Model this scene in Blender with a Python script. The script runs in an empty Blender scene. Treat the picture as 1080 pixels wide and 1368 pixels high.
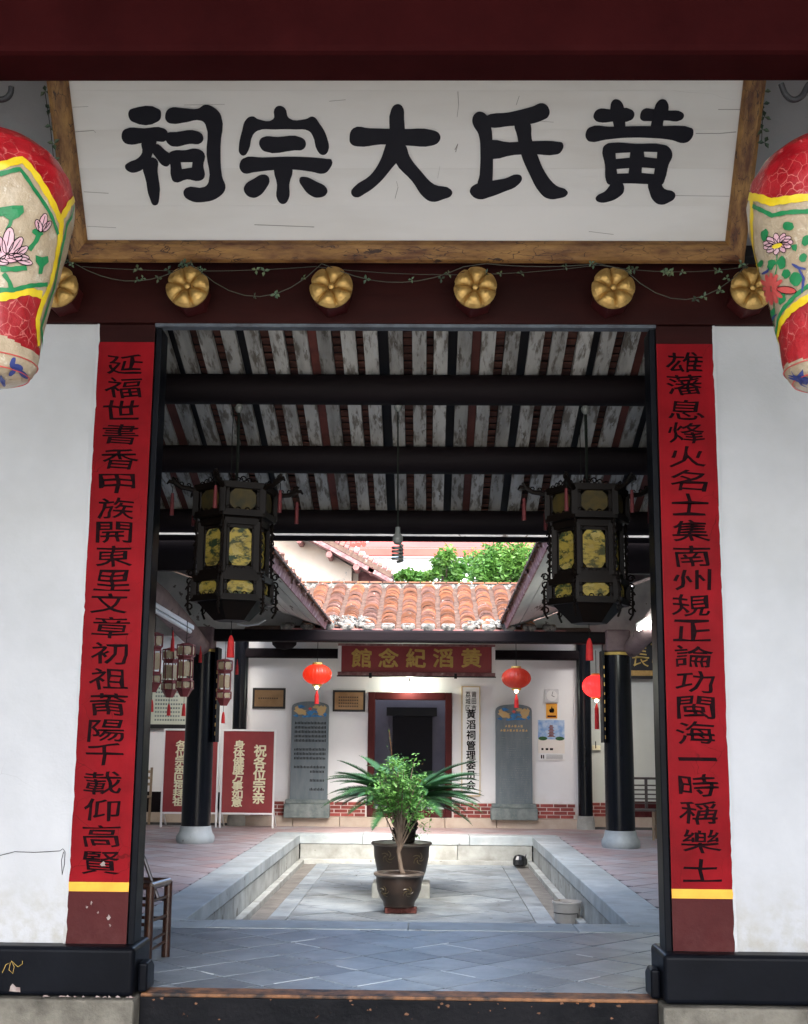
import bpy, bmesh, math, random
from mathutils import Vector, Matrix
random.seed(7)
S = bpy.context.scene
COL = S.collection
PI = math.pi
# ---------------------------------------------------------------- camera
CAM = Vector((.15, 0, 1.4)); FPX = 1671.5; PITCH, YAW, ROLL = .181, .0195, .0095
FW = Vector((-math.sin(YAW)*math.cos(PITCH), math.cos(YAW)*math.cos(PITCH), math.sin(PITCH)))
R0 = Vector((math.cos(YAW), math.sin(YAW), 0)); U0 = R0.cross(FW)
RT = R0*math.cos(ROLL)+U0*math.sin(ROLL); UP = -R0*math.sin(ROLL)+U0*math.cos(ROLL)
cd = bpy.data.cameras.new('camera'); cam = bpy.data.objects.new('camera', cd); COL.objects.link(cam)
mw = Matrix((RT, UP, -FW)).transposed().to_4x4(); mw.translation = CAM; cam.matrix_world = mw
cd.sensor_fit = 'HORIZONTAL'; cd.sensor_width = 36; cd.lens = 36*FPX/1080
# the reference is 1080x1368, the render 808x1024
cd.clip_start = .05; cd.clip_end = 2000
S.camera = cam
def ray(u, v): return FW + RT*((u-540)/FPX) - UP*((v-684)/FPX)
def at(u, v, Y): d = ray(u, v); return CAM + d*(Y/d.y)
def atz(u, v, z): d = ray(u, v); return CAM + d*((z-CAM.z)/d.z)
# ---------------------------------------------------------------- world, sun, exposure
W = bpy.data.worlds.new('World'); S.world = W; W.use_nodes = True
SUN_EL, SUN_AZ = math.radians(50), math.radians(172)      # azimuth clockwise from +Y
nt = W.node_tree; nt.nodes.clear()
sk = nt.nodes.new('ShaderNodeTexSky'); sk.sky_type = 'NISHITA'; sk.sun_disc = False
sk.sun_elevation = SUN_EL; sk.sun_rotation = SUN_AZ; sk.air_density = 1.0; sk.dust_density = 3.0; sk.ozone_density = 1.0
bg = nt.nodes.new('ShaderNodeBackground'); bg.inputs[1].default_value = .15
wo = nt.nodes.new('ShaderNodeOutputWorld'); nt.links.new(sk.outputs[0], bg.inputs[0]); nt.links.new(bg.outputs[0], wo.inputs[0])
sl = bpy.data.lights.new('sun', 'SUN'); sl.energy = 1.15; sl.angle = math.radians(40); sl.color = (1, .985, .96)
so = bpy.data.objects.new('sun', sl); COL.objects.link(so)
sd = Vector((math.sin(SUN_AZ)*math.cos(SUN_EL), math.cos(SUN_AZ)*math.cos(SUN_EL), math.sin(SUN_EL)))
so.rotation_euler = sd.to_track_quat('Z', 'Y').to_euler(); so.location = sd*50
S.view_settings.view_transform = 'Standard'; S.view_settings.look = 'None'; S.view_settings.exposure = 2.8; S.view_settings.gamma = 1
S.view_settings.use_curve_mapping = False
S.render.engine = 'CYCLES'; S.cycles.max_bounces = 10; S.cycles.diffuse_bounces = 6
S.cycles.use_denoising = True; S.cycles.sample_clamp_indirect = 6
# ---------------------------------------------------------------- materials
def mat(name, c1, c2=None, scale=4, rough=.6, bump=0., bscale=40, metal=0, rnd=0, p=(.35, .65), stretch=(1, 1, 1),
        chip=None, spec=.5, emit=None, estr=0, trans=0, detail=6, coat=0, low=None, rough2=None, crk=None, stain=None):
    m = bpy.data.materials.new(name); m.use_nodes = True; N = m.node_tree.nodes; L = m.node_tree.links
    b = N['Principled BSDF']; b.inputs['Roughness'].default_value = rough; b.inputs['Metallic'].default_value = metal
    b.inputs['Specular IOR Level'].default_value = spec
    if coat: b.inputs['Coat Weight'].default_value = coat; b.inputs['Coat Roughness'].default_value = .12
    tc = N.new('ShaderNodeTexCoord'); oi = N.new('ShaderNodeObjectInfo')
    ad = N.new('ShaderNodeVectorMath'); ad.operation = 'MULTIPLY_ADD'; L.new(oi.outputs['Random'], ad.inputs[0]); ad.inputs[1].default_value = (37, 53, 71)
    L.new(tc.outputs['Object'], ad.inputs[2])
    mp = N.new('ShaderNodeMapping'); mp.inputs['Scale'].default_value = stretch; L.new(ad.outputs[0], mp.inputs[0])
    def noise(sc, det=detail, vec=mp.outputs[0]):
        n = N.new('ShaderNodeTexNoise'); n.inputs['Scale'].default_value = sc; n.inputs['Detail'].default_value = det
        n.inputs['Roughness'].default_value = .62; L.new(vec, n.inputs['Vector']); return n.outputs['Fac']
    def ramp(fac, a, bcol, pp):
        r = N.new('ShaderNodeValToRGB'); r.color_ramp.elements[0].position = pp[0]; r.color_ramp.elements[1].position = pp[1]
        r.color_ramp.elements[0].color = (*a, 1); r.color_ramp.elements[1].color = (*bcol, 1); L.new(fac, r.inputs[0]); return r.outputs[0]
    def mix(fac, a, bcol):
        x = N.new('ShaderNodeMix'); x.data_type = 'RGBA'; L.new(fac, x.inputs[0])
        if isinstance(a, tuple): x.inputs[6].default_value = (*a, 1)
        else: L.new(a, x.inputs[6])
        if isinstance(bcol, tuple): x.inputs[7].default_value = (*bcol, 1)
        else: L.new(bcol, x.inputs[7])
        return x.outputs[2]
    n0 = noise(scale)
    col = ramp(n0, c1, c2 if c2 else tuple(min(1, k*1.12) for k in c1), p)
    if chip:                                            # (colour, scale, threshold)
        nc = noise(chip[1], 8); cf = ramp(nc, (0, 0, 0), (1, 1, 1), (chip[2], chip[2]+.025)); col = mix(cf, col, chip[0])
    if stain:                                           # broad soft discolouration: (colour, scale, amount)
        ns = noise(stain[1], 4); q = ramp(ns, (0, 0, 0), (stain[2],)*3, (.45, .75)); col = mix(q, col, stain[0])
    if crk:                                             # fine crackle lines: (colour, scale, width, share)
        vo = N.new('ShaderNodeTexVoronoi'); vo.feature = 'DISTANCE_TO_EDGE'; vo.inputs['Scale'].default_value = crk[1]
        wv = N.new('ShaderNodeVectorMath'); wv.operation = 'ADD'; nw = N.new('ShaderNodeTexNoise'); nw.inputs['Scale'].default_value = crk[1]*2; L.new(mp.outputs[0], nw.inputs['Vector'])
        sc_ = N.new('ShaderNodeVectorMath'); sc_.operation = 'SCALE'; sc_.inputs['Scale'].default_value = .35/crk[1]; L.new(nw.outputs['Color'], sc_.inputs[0])
        L.new(mp.outputs[0], wv.inputs[0]); L.new(sc_.outputs[0], wv.inputs[1]); L.new(wv.outputs[0], vo.inputs['Vector'])
        a1 = ramp(vo.outputs['Distance'], (1, 1, 1), (0, 0, 0), (crk[2]*.4, crk[2])); a2 = ramp(noise(crk[1]*.45, 3), (0, 0, 0), (1, 1, 1), (1-crk[3]-.06, 1-crk[3]+.06))
        mm2 = N.new('ShaderNodeMath'); mm2.operation = 'MULTIPLY'; L.new(a1, mm2.inputs[0]); L.new(a2, mm2.inputs[1]); col = mix(mm2.outputs[0], col, crk[0])
    if low:                                             # dirt patches that thin out with height (splash marks): (colour, z0, z1, scale)
        sx = N.new('ShaderNodeSeparateXYZ'); L.new(tc.outputs['Object'], sx.inputs[0])
        mr = N.new('ShaderNodeMapRange'); mr.inputs[1].default_value = low[1]; mr.inputs[2].default_value = low[2]; mr.inputs[3].default_value = 1; mr.inputs[4].default_value = 0
        L.new(sx.outputs[2], mr.inputs[0]); nl = noise(low[3], 8); lf = ramp(nl, (0, 0, 0), (1, 1, 1), (.42, .68))
        mm = N.new('ShaderNodeMath'); mm.operation = 'MULTIPLY'; L.new(mr.outputs[0], mm.inputs[0]); L.new(lf, mm.inputs[1]); col = mix(mm.outputs[0], col, low[0])
    if rnd:
        hs = N.new('ShaderNodeHueSaturation'); L.new(col, hs.inputs['Color'])
        r1 = N.new('ShaderNodeMapRange'); r1.inputs[3].default_value = 1-rnd; r1.inputs[4].default_value = 1+rnd; L.new(oi.outputs['Random'], r1.inputs[0])
        L.new(r1.outputs[0], hs.inputs['Value']); col = hs.outputs[0]
    L.new(col, b.inputs['Base Color'])
    if rough2 is not None:
        rr = N.new('ShaderNodeMapRange'); rr.inputs[3].default_value = rough; rr.inputs[4].default_value = rough2; L.new(noise(scale*2.3), rr.inputs[0]); L.new(rr.outputs[0], b.inputs['Roughness'])
    if bump:
        bu = N.new('ShaderNodeBump'); bu.inputs['Strength'].default_value = bump; bu.inputs['Distance'].default_value = .01
        L.new(noise(bscale, 5), bu.inputs['Height']); L.new(bu.outputs[0], b.inputs['Normal'])
    if emit: b.inputs['Emission Color'].default_value = (*emit, 1); b.inputs['Emission Strength'].default_value = estr
    if trans:
        t = N.new('ShaderNodeBsdfTranslucent'); L.new(col, t.inputs[0]); ms = N.new('ShaderNodeMixShader'); ms.inputs[0].default_value = trans
        L.new(b.outputs[0], ms.inputs[1]); L.new(t.outputs[0], ms.inputs[2]); L.new(ms.outputs[0], N['Material Output'].inputs[0])
    return m
M = {}
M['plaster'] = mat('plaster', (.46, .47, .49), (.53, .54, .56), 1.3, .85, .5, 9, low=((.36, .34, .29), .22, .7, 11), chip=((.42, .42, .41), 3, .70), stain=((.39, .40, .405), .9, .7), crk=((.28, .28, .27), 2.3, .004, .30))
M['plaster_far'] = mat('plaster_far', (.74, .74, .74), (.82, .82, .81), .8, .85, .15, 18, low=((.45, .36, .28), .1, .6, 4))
M['plaster_grey'] = mat('plaster_grey', (.50, .52, .46), (.6, .62, .56), .6, .85, .2, 10)
M['maroon_dark'] = mat('maroon_dark', (.021, .0025, .003), (.030, .004, .0045), 2.5, .7, .12, 30, rough2=.85, spec=.04)
M['maroon'] = mat('maroon', (.050, .008, .009), (.068, .012, .012), 3, .5, .2, 30, chip=((.20, .12, .11), 9, .76), low=((.085, .025, .024), .2, .5, 9), spec=.12)
M['maroon_lintel'] = mat('maroon_lintel', (.016, .003, .003), (.028, .005, .0045), 2.2, .5, .15, 30, stretch=(.4, 1, 1.6), rough2=.7, spec=.1)
M['red_panel'] = mat('red_panel', (.185, .0025, .006), (.255, .004, .009), 2.5, .5, .3, 14, chip=((.36, .13, .12), 11, .775), rough2=.68, spec=.1, stain=((.125, .0015, .004), 1.8, .9), crk=((.10, .0015, .003), 5, .007, .45))
M['yellow'] = mat('yellow', (.72, .33, .012), (.8, .4, .02), 8, .45)
M['ink'] = mat('ink', (.004, .003, .004), (.009, .007, .008), 20, .6, spec=.03)
M['black_ink'] = mat('black_ink', (.007, .007, .013), (.011, .011, .018), 3, .5, spec=.15)
M['lacquer'] = mat('lacquer', (.0025, .003, .005), (.005, .006, .009), 2, .28, .12, 18, chip=((.10, .095, .09), 12, .77), rough2=.5, spec=.07)
M['black_wood'] = mat('black_wood', (.004, .004, .0045), (.009, .008, .0085), 5, .5, .2, 30)
M["column_black"] = mat("column_black", (.003, .0035, .006), (.005, .006, .009), 2, .22, .1, 10, stretch=(1, 1, .3), rough2=.3, spec=.25)
M['beam_black'] = mat('beam_black', (.0045, .003, .004), (.009, .0055, .007), 3, .7, .2, 30, stretch=(.2, 1, 1), spec=.12)
M['sill'] = mat('sill', (.004, .0045, .006), (.009, .009, .011), 3, .4, .5, 18, chip=((.22, .09, .04), 14, .67), rough2=.6, spec=.08)
M['worn_edge'] = mat('worn_edge', (.018, .012, .01), (.30, .13, .05), 9, .7, .5, 30)
M['stone_base'] = mat('stone_base', (.07, .064, .052), (.17, .158, .13), 5, .85, .8, 30, chip=((.05, .05, .05), 11, .66))
M['board_white'] = mat('board_white', (.79, .775, .745), (.84, .825, .80), 1.5, .6, .15, 30, stretch=(.25, 1, 1), chip=((.62, .60, .57), 9, .72), crk=((.42, .40, .37), 3.2, .004, .30), stain=((.60, .56, .50), 2.2, .5))
M['crack'] = mat('crack', (.28, .26, .24), (.35, .33, .30), 9, .8)
M['gilt_wood'] = mat('gilt_wood', (.11, .036, .014), (.40, .21, .06), 7, .42, .7, 24, crk=((.06, .025, .012), 20, .035, .5), stretch=(.5, 1, 2.0), chip=((.045, .02, .012), 10, .63), rough2=.6)
M['gilt_wood_v'] = mat('gilt_wood_v', (.11, .036, .014), (.40, .21, .06), 7, .42, .7, 24, crk=((.06, .025, .012), 20, .035, .5), stretch=(2.4, 1, .5), chip=((.045, .02, .012), 10, .63), rough2=.6)
M['gold'] = mat('gold', (.42, .26, .085), (.56, .37, .13), 20, .42, .3, 60, metal=.75, chip=((.10, .05, .03), 16, .69))
M['gold_paint'] = mat('gold_paint', (.50, .33, .08), (.62, .43, .12), 15, .5, metal=.2)
M['cream_paint'] = mat('cream_paint', (.80, .72, .45), (.86, .80, .55), 15, .6)
M['white_paint'] = mat('white_paint', (.78, .78, .76), (.82, .82, .80), 6, .5)
M['rafter'] = mat('rafter', (.50, .49, .46), (.17, .15, .125), 9, .85, .6, 30, p=(.49, .60), stretch=(2.6, .5, 1), rnd=.28, chip=((.50, .50, .49), 15, .58), stain=((.10, .09, .08), 2.5, .7))
M['rafter_tile'] = mat('rafter_tile', (.16, .06, .042), (.05, .022, .018), 6, .9, .5, 20)
M['red_plank'] = mat('red_plank', (.14, .038, .028), (.08, .022, .018), 5, .8, .3, 20, rnd=.3)
M['blue_grey_edge'] = mat('blue_grey_edge', (.10, .12, .15), (.05, .055, .07), 9, .7)
M['granite'] = mat('granite', (.33, .375, .385), (.46, .49, .485), 2.2, .45, .35, 60, rnd=.12, chip=((.19, .195, .185), 5, .66), rough2=.7, stain=((.24, .245, .23), 3, .7))
M['granite_dirty'] = mat('granite_dirty', (.25, .25, .22), (.42, .43, .40), 3, .75, .5, 50, rnd=.14, chip=((.16, .145, .12), 4, .64))
M['slab'] = mat('slab', (.16, .19, .21), (.28, .31, .325), 2.2, .35, .4, 40, rnd=.2, chip=((.085, .088, .088), 4, .63), rough2=.7, stain=((.09, .09, .085), 1.7, .8), crk=((.04, .04, .04), 1.6, .008, .4))
M['tile_grey'] = mat('tile_grey', (.20, .24, .275), (.31, .35, .385), 2.5, .22, .3, 30, rnd=.2, rough2=.6, chip=((.14, .155, .165), 5, .66), stain=((.12, .135, .15), 1.5, .8))
M['tile_pink'] = mat('tile_pink', (.37, .29, .29), (.41, .385, .40), 2, .35, .3, 30, rnd=.10, rough2=.55, p=(.4, .6))
M['tile_warm'] = mat('tile_warm', (.40, .265, .255), (.38, .31, .31), 2, .35, .3, 30, rnd=.12, rough2=.55)
M['grout'] = mat('grout', (.018, .018, .02), (.05, .048, .046), 9, .9)
M['gleam_pale'] = mat('gleam_pale', (.50, .56, .60), (.66, .71, .74), 9, .3)
M['mud'] = mat('mud', (.11, .10, .085), (.19, .175, .155), 5, .9, .6, 30)
M['brick'] = mat('brick', (.24, .045, .04), (.32, .075, .06), 9, .8, .5, 60, rnd=.3, chip=((.45, .2, .13), 10, .7))
M['old_brick'] = mat('old_brick', (.10, .028, .022), (.17, .05, .038), 9, .9, .6, 50, chip=((.24, .15, .12), 9, .62))
M['mortar'] = mat('mortar', (.62, .55, .5), (.72, .68, .64), 9, .9)
M['stone_warm'] = mat('stone_warm', (.42, .33, .26), (.5, .42, .34), 4, .8, .4, 30, rnd=.1)
M['stele'] = mat('stele', (.11, .14, .155), (.16, .19, .20), 4, .6, .3, 60, stretch=(2, 1, .5))
M['stele_base'] = mat('stele_base', (.10, .13, .13), (.22, .25, .235), 6, .7, .5, 30)
M['blue'] = mat('blue', (.02, .12, .32), (.05, .25, .5), 20, .6)
M['ochre'] = mat('ochre', (.58, .36, .12), (.50, .38, .2), 20, .6)
M['brass'] = mat('brass', (.22, .13, .06), (.34, .21, .11), 3, .35, metal=.5)
M['dark_print'] = mat('dark_print', (.05, .03, .02), None, 9, .7)
M['roof_orange'] = mat('roof_orange', (.33, .13, .058), (.21, .095, .062), 6, .85, .5, 40, rnd=.45, chip=((.30, .23, .18), 9, .64), stain=((.12, .07, .055), 3, .9))
M['roof_brown'] = mat('roof_brown', (.13, .07, .055), (.23, .125, .10), 7, .9, .5, 40, rnd=.3, chip=((.45, .38, .33), 9, .66))
M['roof_pan'] = mat('roof_pan', (.08, .048, .036), (.155, .095, .07), 12, .9, .5, 50, chip=((.22, .19, .16), 8, .64))
M['roof_mortar'] = mat('roof_mortar', (.10, .10, .09), (.25, .235, .21), 14, .95, .9, 40, p=(.42, .58), chip=((.06, .06, .055), 16, .54))
M['drip_tile'] = mat('drip_tile', (.20, .075, .07), (.30, .14, .125), 9, .8, .4, 40, rnd=.25)
M['soffit'] = mat('soffit', (.34, .34, .33), (.50, .49, .47), 3, .8, .4, 30, stretch=(1, .2, 1), rnd=.15, chip=((.12, .10, .09), 6, .62))
M['eave_red'] = mat('eave_red', (.16, .055, .06), (.34, .20, .19), 9, .85, .5, 30, chip=((.45, .4, .38), 9, .62))
M['cream_wall'] = mat('cream_wall', (.46, .36, .27), (.56, .48, .39), .6, .9, .3, 8, chip=((.26, .26, .25), 1.1, .57))
M['far_white'] = mat('far_white', (.60, .60, .59), (.66, .66, .65), .3, .9)
M['far_red'] = mat('far_red', (.34, .065, .05), (.40, .085, .065), .6, .8)
M['window_glass'] = mat('window_glass', (.06, .10, .16), None, 2, .15)
M['leaf'] = mat('leaf', (.06, .19, .035), (.15, .34, .07), 2.5, .45, rnd=.1, trans=.3)
M['leaf_tree'] = mat('leaf_tree', (.05, .15, .02), (.13, .27, .045), .9, .5, trans=.35)
M['leaf_red'] = mat('leaf_red', (.16, .06, .03), (.2, .12, .04), 5, .5, trans=.3)
M['leaf_cycad'] = mat('leaf_cycad', (.02, .07, .026), (.042, .125, .044), 6, .45, rnd=.35, trans=.1, spec=.3)
M['leaf_brown'] = mat('leaf_brown', (.14, .05, .03), (.2, .09, .04), 6, .6)
M['leaf_plastic'] = mat('leaf_plastic', (.04, .10, .07), (.13, .16, .08), 8, .5, rnd=.6)
M['vine_wire'] = mat('vine_wire', (.035, .04, .03), (.06, .055, .04), 9, .6)
M['couplet_ink'] = mat('couplet_ink', (.006, .0018, .003), (.022, .003, .005), 14, .6, spec=.04, p=(.4, .75))
M['chip_pale'] = mat('chip_pale', (.20, .14, .13), (.32, .27, .25), 30, .8)
M['bucket_soil'] = mat('bucket_soil', (.025, .018, .014), (.06, .045, .035), 20, .95, 1, 60)
M['wire'] = mat('wire', (.007, .009, .007), None, 9, .6, spec=.1)
M['bark'] = mat('bark', (.10, .07, .05), (.19, .145, .11), 14, .9, .8, 60, stretch=(2, 2, .5))
M['trunk_dark'] = mat('trunk_dark', (.015, .012, .010), (.035, .028, .02), 20, .95, 1, 60)
M['glaze'] = mat('glaze', (.020, .013, .010), (.038, .024, .017), 4, .3, .15, 20, rough2=.45, spec=.35)
M['glaze_rim'] = mat('glaze_rim', (.07, .055, .045), (.12, .095, .075), 6, .4)
M['glaze_gold'] = mat('glaze_gold', (.05, .036, .016), (.085, .06, .022), 9, .35)
M['soil'] = mat('soil', (.06, .045, .035), (.15, .12, .09), 20, .95, 1, 60)
M['bucket'] = mat('bucket', (.34, .32, .29), (.42, .40, .37), 6, .5, chip=((.22, .17, .13), 7, .62))
M['bamboo'] = mat('bamboo', (.022, .009, .006), (.06, .022, .011), 8, .3, .2, 30, coat=.25)
M['bamboo_pale'] = mat('bamboo_pale', (.10, .07, .055), (.22, .18, .15), 8, .3, coat=.4)
M['wood_pale'] = mat('wood_pale', (.26, .18, .11), (.34, .25, .16), 8, .5)
M['bench_wood'] = mat('bench_wood', (.055, .045, .04), (.09, .075, .065), 8, .5)
M['log'] = mat('log', (.12, .075, .085), (.20, .135, .14), 5, .7, .4, 20, chip=((.04, .025, .03), 4, .62))
M['fret'] = mat('fret', (.003, .002, .0016), (.006, .0035, .0025), 8, .5, spec=.12)
M['fret_red'] = mat('fret_red', (.15, .02, .022), (.22, .04, .04), 8, .45)
M['glass_paint'] = mat('glass_paint', (.56, .43, .09), (.04, .07, .035), 12, .35, p=(.47, .57), trans=.5, stretch=(1, 1, 1.8), chip=((.66, .54, .18), 10, .57), stain=((.20, .13, .03), 5, .8), spec=.2)
M['glass_dim'] = mat('glass_dim', (.06, .042, .012), (.02, .02, .012), 12, .5, spec=.1)
M['chip_brown'] = mat('chip_brown', (.10, .045, .022), (.20, .09, .045), 20, .8)
M['glass_cream'] = mat('glass_cream', (.55, .42, .24), (.62, .50, .32), 30, .4, trans=.3)
M['tassel'] = mat('tassel', (.50, .015, .015), (.62, .02, .02), 30, .7, trans=.2)
M['tassel_dark'] = mat('tassel_dark', (.07, .004, .006), (.10, .006, .008), 30, .7)
M['silk_red'] = mat('silk_red', (.62, .035, .015), (.7, .05, .02), 9, .4, trans=.35, emit=(1, .05, .015), estr=.10)
M['silk_lit'] = mat('silk_lit', (.8, .03, .02), None, 9, .4, emit=(1, .012, .012), estr=.6)
M['silk_dull'] = mat('silk_dull', (.42, .035, .02), (.5, .06, .03), 9, .45, trans=.35, emit=(1, .06, .02), estr=.02)
M['bulb_lit'] = mat('bulb_lit', (1, .9, .7), None, 9, .4, emit=(1, .72, .35), estr=9)
M['lamp_white'] = mat('lamp_white', (1, 1, 1), None, 9, .4, emit=(.95, 1, .85), estr=7)
M['lamp_off'] = mat('lamp_off', (.62, .62, .62), (.7, .7, .7), 9, .4)
M['cfl'] = mat('cfl', (.10, .105, .10), (.14, .15, .14), 9, .3)
M['iron'] = mat('iron', (.012, .012, .014), (.022, .022, .024), 9, .6, spec=.2)
M['lan_red'] = mat('lan_red', (.36, .005, .012), (.50, .02, .028), 7, .28, .7, 26, coat=.4, chip=((.60, .12, .12), 13, .64), stain=((.22, .003, .008), 3, .7), crk=((.60, .16, .14), 17, .03, .5), rough2=.5)
M['lan_tan'] = mat('lan_tan', (.44, .34, .22), (.56, .46, .33), 7, .38, .7, 26, coat=.3, chip=((.66, .59, .46), 16, .60), stain=((.36, .25, .15), 4, .7), crk=((.60, .52, .38), 22, .03, .45))
M['lan_yellow'] = mat('lan_yellow', (.80, .55, .01), (.85, .66, .04), 12, .35, .2, 30)
M['lan_green'] = mat('lan_green', (.01, .19, .06), (.02, .26, .09), 12, .4, .2, 30)
M['lan_pink'] = mat('lan_pink', (.78, .42, .50), (.80, .58, .62), 20, .4)
M['lan_petal_red'] = mat('lan_petal_red', (.62, .07, .07), (.68, .12, .10), 20, .4)
M['lan_blue'] = mat('lan_blue', (.03, .045, .20), (.05, .07, .26), 20, .4)
M['lan_wire'] = mat('lan_wire', (.62, .40, .30), (.66, .58, .44), 9, .45)
M['sky_blue'] = mat('sky_blue', (.12, .28, .6), (.5, .62, .75), 9, .4)
M['paper'] = mat('paper', (.78, .72, .64), (.82, .77, .70), 9, .5)
M['orange_label'] = mat('orange_label', (.75, .34, .03), None, 9, .5)
M['notice'] = mat('notice', (.50, .52, .42), (.56, .58, .47), 3, .4)
M['notice_red'] = mat('notice_red', (.24, .025, .03), (.30, .045, .045), 2, .45)
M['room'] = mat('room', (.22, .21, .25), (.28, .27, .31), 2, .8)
M['asphalt'] = mat('asphalt', (.17, .165, .155), (.23, .225, .21), .5, .9)
M['plastic_bag'] = mat('plastic_bag', (.006, .006, .007), None, 9, .3)
M['conduit'] = mat('conduit', (.6, .62, .65), None, 9, .4)
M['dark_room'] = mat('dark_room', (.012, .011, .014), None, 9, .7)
# ---------------------------------------------------------------- builders
def empty(name, loc, label=None, cat=None, group=None, kind=None, rz=0):
    o = bpy.data.objects.new(name, None); COL.objects.link(o); o.location = loc; o.rotation_euler = (0, 0, rz); o.empty_display_size = .1
    return tag(o, label, cat, group, kind)
def tag(o, label=None, cat=None, group=None, kind=None):
    for k, v in (('label', label), ('category', cat), ('group', group), ('kind', kind)):
        if v: o[k] = v
    return o
def wmat(o):
    m = Matrix.Translation(o.location) @ o.rotation_euler.to_matrix().to_4x4()
    return m
def wfull(o):
    m = o.matrix_basis if not o.parent else wfull(o.parent) @ o.matrix_parent_inverse @ o.matrix_basis
    return m
def adopt(o, parent):
    if parent is not None:
        o.parent = parent; o.matrix_parent_inverse = wfull(parent).inverted()
    return o
def mobj(name, mesh, m, parent=None, loc=None, rot=None, scale=None):
    o = bpy.data.objects.new(name, mesh); COL.objects.link(o)
    if m is not None and not mesh.materials: mesh.materials.append(M[m] if isinstance(m, str) else m)
    if loc is not None: o.location = loc
    if rot is not None: o.rotation_euler = rot
    if scale is not None: o.scale = scale
    return adopt(o, parent)
class MB:
    def __init__(s): s.v = []; s.f = []
    def add(s, vs, fs):
        n = len(s.v); s.v += [tuple(x) for x in vs]; s.f += [tuple(i+n for i in f) for f in fs]; return s
    def box(s, x0, x1, y0, y1, z0, z1, T=None):
        vs = [Vector((x, y, z)) for z in (z0, z1) for y in (y0, y1) for x in (x0, x1)]
        if T is not None: vs = [T @ q for q in vs]
        return s.add(vs, [(0, 2, 3, 1), (4, 5, 7, 6), (0, 1, 5, 4), (2, 6, 7, 3), (0, 4, 6, 2), (1, 3, 7, 5)])
    def bar(s, a, b, w, h, up=Vector((0, 0, 1))):
        a = Vector(a); b = Vector(b); d = (b-a).normalized(); r = d.cross(up)
        if r.length < 1e-4: r = Vector((1, 0, 0))
        r.normalize(); u = r.cross(d)
        vs = [q + r*i*w/2 + u*j*h/2 for q in (a, b) for (i, j) in ((-1, -1), (1, -1), (1, 1), (-1, 1))]
        return s.add(vs, [(3, 2, 1, 0), (4, 5, 6, 7), (0, 1, 5, 4), (1, 2, 6, 5), (2, 3, 7, 6), (3, 0, 4, 7)])
    def tube(s, pts, r, n=8, cap=True):
        pts = [Vector(p) for p in pts]; m = len(pts); rr = r if isinstance(r, (list, tuple)) else [r]*m
        base = len(s.v); pu = None
        for i, p in enumerate(pts):
            d = (pts[min(i+1, m-1)]-pts[max(i-1, 0)]).normalized()
            u = pu if pu else (Vector((0, 0, 1)) if abs(d.z) < .9 else Vector((1, 0, 0)))
            r_ = d.cross(u); r_.normalize(); u2 = r_.cross(d); pu = u2
            for k in range(n):
                a = 2*PI*k/n; s.v.append(tuple(p + (r_*math.cos(a)+u2*math.sin(a))*rr[i]))
        for i in range(m-1):
            for k in range(n):
                a = base+i*n+k; b = base+i*n+(k+1) % n; s.f.append((a, b, b+n, a+n))
        if cap: s.f.append(tuple(base+k for k in range(n))[::-1]); s.f.append(tuple(base+(m-1)*n+k for k in range(n)))
        return s
    def lathe(s, c, prof, n=24, lobes=0, amp=0, rot=0):
        base = len(s.v); m = len(prof)
        for (r, z) in prof:
            for k in range(n):
                a = 2*PI*k/n+rot; q = r*(1+(amp*math.cos(lobes*a) if lobes else 0)); s.v.append((c[0]+q*math.cos(a), c[1]+q*math.sin(a), c[2]+z))
        for i in range(m-1):
            for k in range(n):
                a = base+i*n+k; b = base+i*n+(k+1) % n; s.f.append((a, b, b+n, a+n))
        s.f.append(tuple(base+k for k in range(n))[::-1]); s.f.append(tuple(base+(m-1)*n+k for k in range(n)))
        return s
    def prism(s, pts, off):
        n = len(pts); off = Vector(off); vs = [Vector(p) for p in pts]+[Vector(p)+off for p in pts]
        fs = [tuple(range(n))[::-1], tuple(range(n, 2*n))]+[(i, (i+1) % n, n+(i+1) % n, n+i) for i in range(n)]
        return s.add(vs, fs)
    def quad(s, a, b, c, d): return s.add([a, b, c, d], [(0, 1, 2, 3)])
    def mesh(s, name, smooth=False, fix=True):
        me = bpy.data.meshes.new(name); me.from_pydata(s.v, [], s.f)
        if fix and len(s.f) < 60000:
            bm = bmesh.new(); bm.from_mesh(me); bmesh.ops.recalc_face_normals(bm, faces=bm.faces); bm.to_mesh(me); bm.free()
        if smooth:
            me.polygons.foreach_set('use_smooth', [True]*len(me.polygons))
            try: me.set_sharp_from_angle(angle=math.radians(40))
            except Exception: pass
        return me
    def build(s, name, m, parent=None, smooth=False, bevel=0, fix=True, seg=2):
        o = mobj(name, s.mesh(name, smooth, fix), m, parent)
        if bevel:
            b = o.modifiers.new('bevel', 'BEVEL'); b.width = bevel; b.segments = seg; b.limit_method = 'ANGLE'; b.angle_limit = math.radians(40)
        return o
def kind(o, k='stuff'): o['kind'] = k; return o
def copy_thing(root, loc, label):
    r = root.copy(); COL.objects.link(r); r.location = loc; r['label'] = label
    def rec(src, dst):
        for ch in [c for c in COL.objects if c.parent == src]:
            c = ch.copy(); COL.objects.link(c); c.parent = dst; rec(ch, c)
    rec(root, r); return r
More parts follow.
